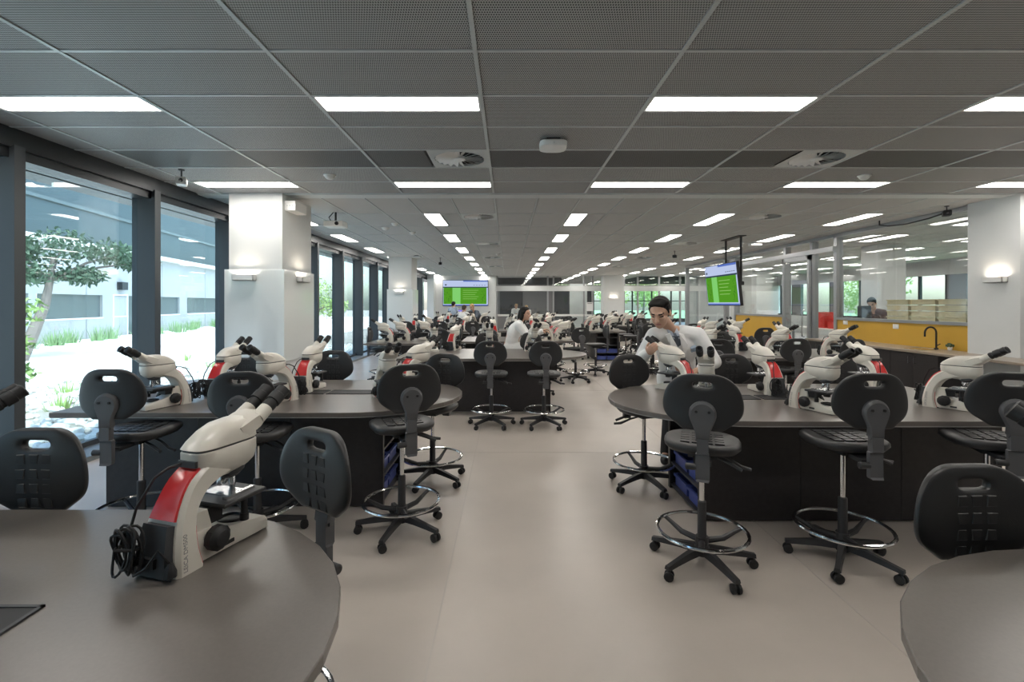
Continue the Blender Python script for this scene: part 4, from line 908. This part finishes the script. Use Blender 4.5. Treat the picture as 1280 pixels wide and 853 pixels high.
def person(label, root, J, look, tops, legs_mat, hair, vox=.012, coat=True, shirt=None, hands=((0,0,-1), (0,0,-1)), hs=1.0, shoes=True, curl=.6):
    """J: joints in world space; every garment is a child of the continuous body"""
    t = thing('person', label, 'person', root); inv = -Vector(root)
    V = {k: Vector(v)+inv for k, v in J.items()}
    hm = frame(look); b = MB()
    head_shapes(b, V['head'], hm, hs); cap(b, V['neck'], V['head']+hm @ Vector((0,-.02,-.05)), .052*hs, .048*hs)
    chain(b, [V['pelvis'], V['chest'], V['neck']], [.13, .13, .055])
    for k in 'LR':
        sh, el, wr = V['sh'+k], V['el'+k], V['wr'+k]; cap(b, V['neck'], sh, .05, .05); chain(b, [sh, el, wr], [.048, .038, .026])
        hand(b, wr, (wr-el), hands[0 if k == 'L' else 1], 1 if k == 'L' else -1, curl, 1.0)
        chain(b, [V['pelvis'], V['kn'+k], V['an'+k]], [.10, .055, .038]); cap(b, V['an'+k], V['toe'+k], .036, .03)
    me = remesh(b, 'body', ['skin', 'lips', 'eye', 'hair_black'], vox, 3); im = hm.inverted()
    for p in me.polygons:
        q = im @ (p.center-V['head'])/hs; p.material_index = 0
        if q.y > .055:
            if abs(q.z+.058) < .010 and abs(q.x) < .024 and q.y > .078: p.material_index = 1
            elif abs(q.z-.008) < .0055 and .018 < abs(q.x) < .046: p.material_index = 2
            elif abs(q.z-.030-.1*(.035-abs(abs(q.x)-.034))) < .0055 and .014 < abs(q.x) < .054: p.material_index = 3
    body = ob('body', me, t)
    # upper garment
    g_ = MB(); px = (V['shL']-V['shR']).normalized(); tf = px.cross(V['neck']-V['pelvis']).normalized()
    tm = frame(tf if tf.length else (0,1,0), V['neck']-V['pelvis'])
    g_.ell(V['chest'], (.195, .135, .20), tm, 16, 10); g_.ell((V['chest']+V['neck'])/2+hm @ Vector((0,-.02,0))*0, (.165, .105, .12), tm, 16, 10); g_.ell((V['pelvis']+V['chest'])/2, (.175, .125, .22), tm, 16, 10); g_.ell(V['pelvis'], (.178, .13, .16), tm, 16, 10)
    for k in 'LR':
        sh, el, wr = V['sh'+k], V['el'+k], V['wr'+k]; d = (wr-el).normalized(); cap(g_, (V['neck']*.55+sh*.45), sh, .07, .075); chain(g_, [sh, el, wr-d*.015], [.078, .060, .043])
        if coat:
            kn = V['kn'+k]; cap(g_, V['pelvis']+px*(.07 if k == 'L' else -.07), V['pelvis']*.35+kn*.65, .125, .125)
    gar = ob('coat' if coat else 'shirt', remesh(g_, 'garment', tops, max(vox, .010), 5), t)
    if coat and shirt:
        f_ = tm @ Vector((0,1,0)); up = (V['neck']-V['chest']).normalized(); lo = MB(); c0 = V['neck']*.92+V['chest']*.08
        lo.loft([[c0+px*x+f_*(y)+up*z for x, z in ((-.034,.02),(.034,.02),(.006,-.17),(-.006,-.17))] for y in (.02, .118)])
        ob('shirt_front', lo.mesh('shirt_front', shirt, 0), t)
        for k in (-1, 1):
            lp = MB(); lp.loft([[c0+px*(k*x)+f_*y+up*z for x, z, y in pts] for pts in (((.040,.045,.10),(.085,.02,.085),(.080,-.06,.128),(.006,-.19,.150)), ((.040,.045,.112),(.085,.02,.097),(.080,-.06,.140),(.006,-.19,.160)))])
            ob('lapel', lp.mesh('lapel', tops, 0), gar)
            cl = MB(); cl.loft([[c0+px*(k*x)+f_*y+up*z for x, z, y in pts] for pts in (((.012,.050,.088),(.050,.070,.05),(.052,.03,.095),(.020,-.01,.118)), ((.012,.050,.098),(.050,.070,.06),(.052,.03,.105),(.020,-.01,.128)))])
            ob('collar', cl.mesh('collar', 'collar', 0), t)
    l = MB(); l.ell(V['pelvis'], (.165, .115, .13), tm, 16, 10)
    for k in 'LR':
        hp = V['pelvis']+px*(.085 if k == 'L' else -.085); chain(l, [hp, V['kn'+k], V['an'+k]], [.098, .072, .052])
    ob('trousers', remesh(l, 'trousers', legs_mat, max(vox, .012), 4), t)
    if shoes:
        for k in 'LR':
            s_ = MB(); a, q = V['an'+k], V['toe'+k]; cap(s_, Vector((a.x, a.y, a.z-.02)), q, .045, .040); ob('shoe', remesh(s_, 'shoe', 'shoe', .012, 3), t)
    h = MB(); P = lambda x, y, z: V['head']+hm @ Vector((x, y, z))*hs
    mat, kind = hair
    h.ell(P(0,-.030,.048), (.085*hs,.094*hs,.088*hs), hm, 18, 14); h.ell(P(0,-.055,.0), (.075*hs,.062*hs,.080*hs), hm, 16, 12)
    for i in range(9):                                # swept fringe, higher on one side
        k = -1+i/4; cap(h, P(k*.058-.01,.005,.118-.020*k*k), P(k*.060+.004,.054-.026*k*k,.108-.022*k*k+.006*k), .022*hs, .0125*hs)
    for k in (-1, 1): cap(h, P(k*.074,.012,.05), P(k*.075,.010,.010), .013*hs, .008*hs)
    if kind == 'long':
        for k in (-1, 1): chain(h, [P(k*.066,-.03,.03), P(k*.078,-.03,-.06), P(k*.07,-.045,-.17)], [.04*hs, .038*hs, .028*hs])
        chain(h, [P(0,-.08,.03), P(0,-.09,-.06), P(0,-.09,-.18)], [.06*hs, .06*hs, .045*hs])
    if kind == 'tied': h.ell(P(0,-.12,.04), (.04,.04,.045), hm)
    ob('hair', remesh(h, 'hair', mat, max(.007, vox*.7), 2), t)
    return t, V, tm, gar
# the man at the bench: leaning over, face down and turned towards his right
MJ = dict(head=(1.315,4.20,1.420), neck=(1.46,4.36,1.265), chest=(1.545,4.44,1.09), pelvis=(1.60,4.60,.80),
          shR=(1.305,4.32,1.215), elR=(1.20,4.42,.985), wrR=(1.215,4.22,1.075), shL=(1.70,4.36,1.215), elL=(1.83,4.30,.985), wrL=(1.65,4.17,.945),
          knR=(1.53,4.58,.45), anR=(1.50,4.62,.08), toeR=(1.45,4.50,.045), knL=(1.72,4.60,.45), anL=(1.72,4.66,.08), toeL=(1.70,4.53,.045))
man, V, tm, gar = person('man in a white laboratory coat bending over a microscope', (1.60, 4.6, 0), MJ, (-.50, -.72, -.48), 'coat', 'trousers', ('hair_black', 'short'), .006, True, 'shirt', ((-.2,-.2,-1), (.6,-.2,.5)), 1.06)
f_ = tm @ Vector((0,1,0)); r_ = tm @ Vector((1,0,0)); u_ = tm @ Vector((0,0,1))
for side in (1, -1):
    for k in range(3):                                # the small unreadable lines printed on each side of the coat
        bl = MB(); c = V['chest']+r_*(side*.105)+u_*(.055-.016*k)+f_*.10; bl.loft([[c+r_*x+u_*z+f_*y for x, z in ((-.026+.006*(k == 2),-.004),(.026-.010*(k == 1),-.004),(.026-.010*(k == 1),.004),(-.026+.006*(k == 2),.004))] for y in (0, .036)])
        ob('chest_print', bl.mesh('chest_print', 'shirt_blue', 0), gar)
def seated(label, x, y, face, tops, legs, hair, seat=.62, lean=.25, coat=True, vox=.014, reach=.34, hs=1.0, look=None):
    f = Vector((*face, 0)).normalized(); r = Vector((f.y, -f.x, 0)); o = Vector((x, y, 0)); Z = Vector((0,0,1))
    pel = o+Z*(seat+.09); ch = pel+Z*.28+f*lean*.35; nk = pel+Z*.47+f*lean*.8; hd = nk+Z*.15+f*(.05+lean*.25)
    J = dict(pelvis=pel, chest=ch, neck=nk, head=hd)
    for k, s in (('L', -1), ('R', 1)):
        J['sh'+k] = nk+r*s*.17-Z*.05; J['el'+k] = J['sh'+k]-Z*.20+f*.14+r*s*.03; J['wr'+k] = J['el'+k]+f*(reach-.12)+Z*(.06 if k == 'L' else .10)-r*s*.06
        J['kn'+k] = pel+f*.36+r*s*.10-Z*.06; J['an'+k] = J['kn'+k]-Z*(J['kn'+k].z-.26)+f*(-.04); J['toe'+k] = J['an'+k]+f*.12-Z*.02
    return person(label, (x, y, 0), J, look or (f-Z*.25), tops, legs, hair, vox, coat, None, ((0,0,-1), (0,0,-1)), hs)
def standing(label, x, y, face, tops, legs, hair, h=1.6, lean=.1, coat=False, vox=.016, hs=1.0, look=None):
    f = Vector((*face, 0)).normalized(); r = Vector((f.y, -f.x, 0)); o = Vector((x, y, 0)); Z = Vector((0,0,1)); k_ = h/1.68
    pel = o+Z*.87*k_; ch = pel+Z*.30*k_+f*lean*.4; nk = pel+Z*.50*k_+f*lean*.9; hd = nk+Z*.155*k_+f*(.03+lean*.2)
    J = dict(pelvis=pel, chest=ch, neck=nk, head=hd)
    for k, s in (('L', -1), ('R', 1)):
        J['sh'+k] = nk+r*s*.175-Z*.05; J['el'+k] = J['sh'+k]-Z*.25+r*s*.05+f*.04; J['wr'+k] = J['el'+k]-Z*.04+f*.22-r*s*.05
        J['kn'+k] = o+r*s*.10+Z*.47*k_+f*.02; J['an'+k] = o+r*s*.10+Z*.08; J['toe'+k] = J['an'+k]+f*.12-Z*.035
    return person(label, (x, y, 0), J, look or (f-Z*.2), tops, legs, hair, vox, coat, None, ((0,0,-1), (0,0,-1)), hs)
seated('woman with long dark hair in a white coat at a microscope', .04, 9.02, (1, -.10), 'coat', 'trousers', ('hair_black', 'long'), .60, .22, True, .009, .40, 1.0, Vector((.92, -.45, -.15)))
far_stool(.0, 9.00, (1, .12), 'black stool under the woman in the white coat', None, .62)
far_stool(-1.70, 17.36, (.35, .93), 'black stool under the seated person in jeans', None, .62)
far_stool(-1.13, 19.45, (-.5, -.85), 'black stool under the fair-haired person at the far bench', None, .62)
standing('person in a pale blue shirt standing by the wall television', -2.45, 21.2, (.5, 1), 'shirt_blue', 'trousers', ('hair_black', 'short'), 1.62)
seated('seated person in a white coat and blue jeans seen from behind', -1.68, 17.40, (.35, .93), 'coat_far', 'jeans', ('hair_brown', 'short'), .62, .2)
seated('fair-haired person bending over a microscope under the television', -1.15, 19.40, (-.5, -.85), 'shirt', 'trousers', ('hair_blond', 'tied'), .66, .45, False)
standing('fair-haired person in a pale coat behind the dark glass partition', .42, 26.6, (.2, -1), 'coat_far', 'trousers', ('hair_blond', 'short'), 1.5, .1, True)
standing('person in a white coat seen from behind in the dark room', 1.08, 26.9, (-.2, 1), 'coat_far', 'trousers', ('hair_blond', 'short'), 1.42, .2, True)
standing('person in a brown sweater bent over work behind the glazed wall', 8.42, 10.95, (-.85, -.5), 'sweater', 'trousers', ('hair_black', 'short'), 1.66, .38, False, .012, 1.0, (-.6, -.5, -.6))

# ------------------------------------------------------------ outside, beyond the windows
gr = struct('ground_outside', MB().box(-60, -4.46, -30, 120, -.5, -.13).mesh('ground', 'soil', 0))
struct('ground_outside_right', MB().box(15.3, 60, -30, 120, -.5, -.13).mesh('ground', 'grass', 0)); struct('ground_outside_far', MB().box(-4.4, 15.2, YE+.3, 120, -.5, -.13).mesh('ground', 'grass', 0))
FD = Vector((-.186, 1, 0)).normalized(); FO = Vector((-19, 19.4, -.13)); FN = Vector((FD.y, -FD.x, 0))       # facade: direction, a point at its foot, normal towards us
FROT = math.atan2(FD.y, FD.x)
pth = MB().prism([(-9.2, -8), (-15.2, -8), (-18.5, 19.4), (-26, 60), (-9.2, 60)], -.14, -.10); struct('path_outside', pth.mesh('path', 'path', 0))
bd = thing('campus_building', 'long white concrete building across the path outside', 'building', tuple(FO), FROT)
# local x runs along the facade, local y points away from us
wl = MB(); wl.box(-26, 45, 0, .3, 0, .95).box(-26, 45, 0, .3, 2.05, 4.2)
for a, b in ((-26, -4.4), (-.2, .2), (4.4, 5.2), (6.5, 7.7), (12.2, 13.2), (19, 20), (27, 28), (36, 45)): wl.box(a, b, 0, .3, .95, 2.05)
ob('wall', wl.mesh('wall', 'concrete', 0), bd)
ob('fascia', MB().box(-26, 45, -.35, .3, 4.2, 4.42).mesh('fascia', 'path', 0), bd)
up = ob('upper_storey', MB().box(-26, 45, .6, 8, 4.42, 10).mesh('upper', 'facade_dark', 0), bd)
for i in range(2): ob('louvre', MB().box(-26, 45, .5, .6, 6.1+1.9*i, 6.25+1.9*i).mesh('louvre', 'facade_glass', 0), up)
for a, b in ((-4.4, -.2), (.2, 4.4), (7.7, 12.2), (13.2, 19), (20, 27), (28, 36)):
    w = ob('window', MB().box(a, b, .12, .16, .95, 2.05).mesh('window', 'facade_glass', 0), bd); ob('window_trim', MB().box(a, b, -.03, .2, .92, .98).box(a, a+.06, .02, .2, .95, 2.05).mesh('trim', 'path', 0), w)
dr = ob('door', MB().box(5.25, 6.45, .05, .1, -.0, 2.05).mesh('door', 'concrete', 0), bd); ob('door_frame', MB().box(5.2, 5.28, -.02, .12, 0, 2.1).box(6.42, 6.5, -.02, .12, 0, 2.1).box(5.2, 6.5, -.02, .12, 2.05, 2.12).box(5.2, 6.5, -.01, .12, .95, 1.0).mesh('frame', 'path', 0), dr)
ob('wall_lamp', MB().box(5.55, 6.05, -.25, 0, 2.35, 2.75).mesh('lamp', 'dark_frame', 0), bd)
ob('reveal', MB().box(6.5, 7.7, -.02, .0, 0, 2.05).mesh('reveal', 'facade_glass', 0), bd)
for xx in (-10, -2, 3.2, 10, 16, 23): ob('joint', MB().box(xx, xx+.03, -.004, 0, 0, 4.2).mesh('joint', 'facade_dark', 0), bd)
def leaves(m, c, rad, n, s, rng):
    for i in range(n):
        v = Vector((rng.gauss(0,1), rng.gauss(0,1), rng.gauss(0,1))).normalized()*rng.random()**.4; p = Vector(c)+Vector((v.x*rad[0], v.y*rad[1], v.z*rad[2]))
        a = Vector((rng.gauss(0,1), rng.gauss(0,1), rng.gauss(0,1)-.3)).normalized(); b = a.cross(Vector((rng.gauss(0,1), rng.gauss(0,1), rng.gauss(0,1)))).normalized(); l = s*(.7+.6*rng.random())
        m.add([p, p+a*l*.5+b*l*.22, p+a*l, p+a*l*.5-b*l*.22], [(0,1,2,3)])
def tree(name, label, loc, h, crowns, lm, n, s, trunk, seed):
    rng = random.Random(seed); t = thing(name, label, 'tree', loc)
    m = MB(); m.tube(trunk, [.16*h/4*(1-.7*i/(len(trunk)-1)) for i in range(len(trunk))], 10); top = Vector(trunk[-1])
    for c, rd in crowns: m.tube([Vector(trunk[-2]), (Vector(trunk[-2])+Vector(c))/2+Vector((0,0,.1)), Vector(c)], [.05*h/4, .035*h/4, .012], 6)
    ob('trunk', m.mesh('trunk', 'bark'), t); f = MB()
    for c, rd in crowns: leaves(f, c, rd, n, s, rng)
    o = ob('foliage', f.mesh('foliage', lm, 0), t); o['kind'] = 'stuff'; return t
tree('tree', 'spreading dark tree in front of the white building', (-13.6, 13.9, -.13), 4.5, [((-.6,-.6,3.1), (.9,.9,.55)), ((.3,.6,3.35), (1.0,1.0,.55)), ((.9,1.9,3.25), (.8,.9,.40)), ((-.1,-.1,2.5), (.8,.8,.35)), ((.9,2.8,3.05), (.6,.6,.28)), ((-1.0,.3,3.2), (.7,.7,.5)), ((.6,.9,2.5), (.6,.6,.25))], 'leaf_dark', 650, .17, [(0,-.4,0), (.1,-.1,.8), (.25,.1,1.6), (.3,.2,2.3), (.3,.3,3.0)], 5)
tree('sapling', 'slender young tree with bright leaves just outside the window', (-5.9, 5.85, -.13), 1.2, [((0,.1,1.55), (.17,.17,.18)), ((.05,-.05,1.15), (.16,.16,.14)), ((0,.05,.8), (.15,.15,.12)), ((-.1,.0,1.35), (.14,.14,.15))], 'leaf_young', 60, .09, [(0,0,0), (.02,0,.5), (-.01,.02,1.0), (0,.03,1.6)], 9)
tree('tree', 'pale leafy tree outside beyond the window column', (-8.2, 20.5, -.13), 3, [((0,0,2.1), (.9,.9,.7)), ((.5,.8,1.5), (.7,.7,.5))], 'leaf_young', 500, .14, [(0,0,0), (0,.1,.7), (.05,.1,1.3), (0,0,1.9)], 11)
for i in range(26):
    u = -9+i*1.25+R.random()*.5; p = FO+FD*u+FN*(.8+1.2*R.random()); rng = random.Random(100+i)
    t = thing('shrub', 'low green grassy shrub at the foot of the white building', 'shrub', tuple(p), 0, 'shrubs along the white building'); f = MB()
    for k in range(60):
        a = rng.random()*6.28; rr = rng.random()*.36; b = Vector((rr*math.cos(a), rr*math.sin(a), 0)); tip = b*1.5+Vector((rng.gauss(0,.08), rng.gauss(0,.08), .35+.4*rng.random())); sd = Vector((math.sin(a), -math.cos(a), 0))*.03
        f.add([b-sd, b+sd, tip], [(0,1,2)])
    ob('blades', f.mesh('blades', 'grass', 0), t)
for i in range(9):
    p = (-6.2-3*R.random(), 4+i*1.5+R.random(), -.13); rng = random.Random(300+i); t = thing('grass_tuft', 'small green tuft growing in the white gravel outside', 'grass', p, 0, 'tufts in the gravel'); f = MB()
    for k in range(40):
        a = rng.random()*6.28; rr = rng.random()*.2; b = Vector((rr*math.cos(a), rr*math.sin(a), 0)); tip = b*1.8+Vector((0,0,.12+.2*rng.random())); sd = Vector((math.sin(a), -math.cos(a), 0))*.015; f.add([b-sd, b+sd, tip], [(0,1,2)])
    ob('blades', f.mesh('blades', 'leaf_young', 0), t)
rk = MB(); rng = random.Random(21)
for i in range(5200):
    x = -4.6-4.6*rng.random(); y = 1+18*rng.random(); s = .035+.07*rng.random()**2; M = frame((rng.gauss(0,1), rng.gauss(0,1), .2)); rk.ell((x, y, -.13+s*.3), (s, s*(.6+.5*rng.random()), s*.6), M, 6, 4)
o = ob('gravel', rk.mesh('gravel', 'rock', 0)); o['kind'] = 'stuff'; tag(o, 'white broken stones spread over the bed outside the windows', 'gravel')
for i, (x, y, h) in enumerate(((20, 12, 5), (22, 20, 6), (21, 28, 5), (10, 48, 6), (5, 50, 5), (14, 50, 6))):
    tree('tree', ['tree outside the prep room windows', 'green tree beyond the far corridor windows'][i > 2], (x, y, -.13), 4, [((0,0,h*.6), (1.8,1.8,1.5)), ((.6,1,h*.4), (1.6,1.6,1.2))], 'leaf_young', 700, .3, [(0,0,0), (0,.1,1), (.05,.1,2), (0,0,h*.5)], 40+i)['group'] = ['trees outside the prep room', 'trees beyond the corridor'][i > 2]
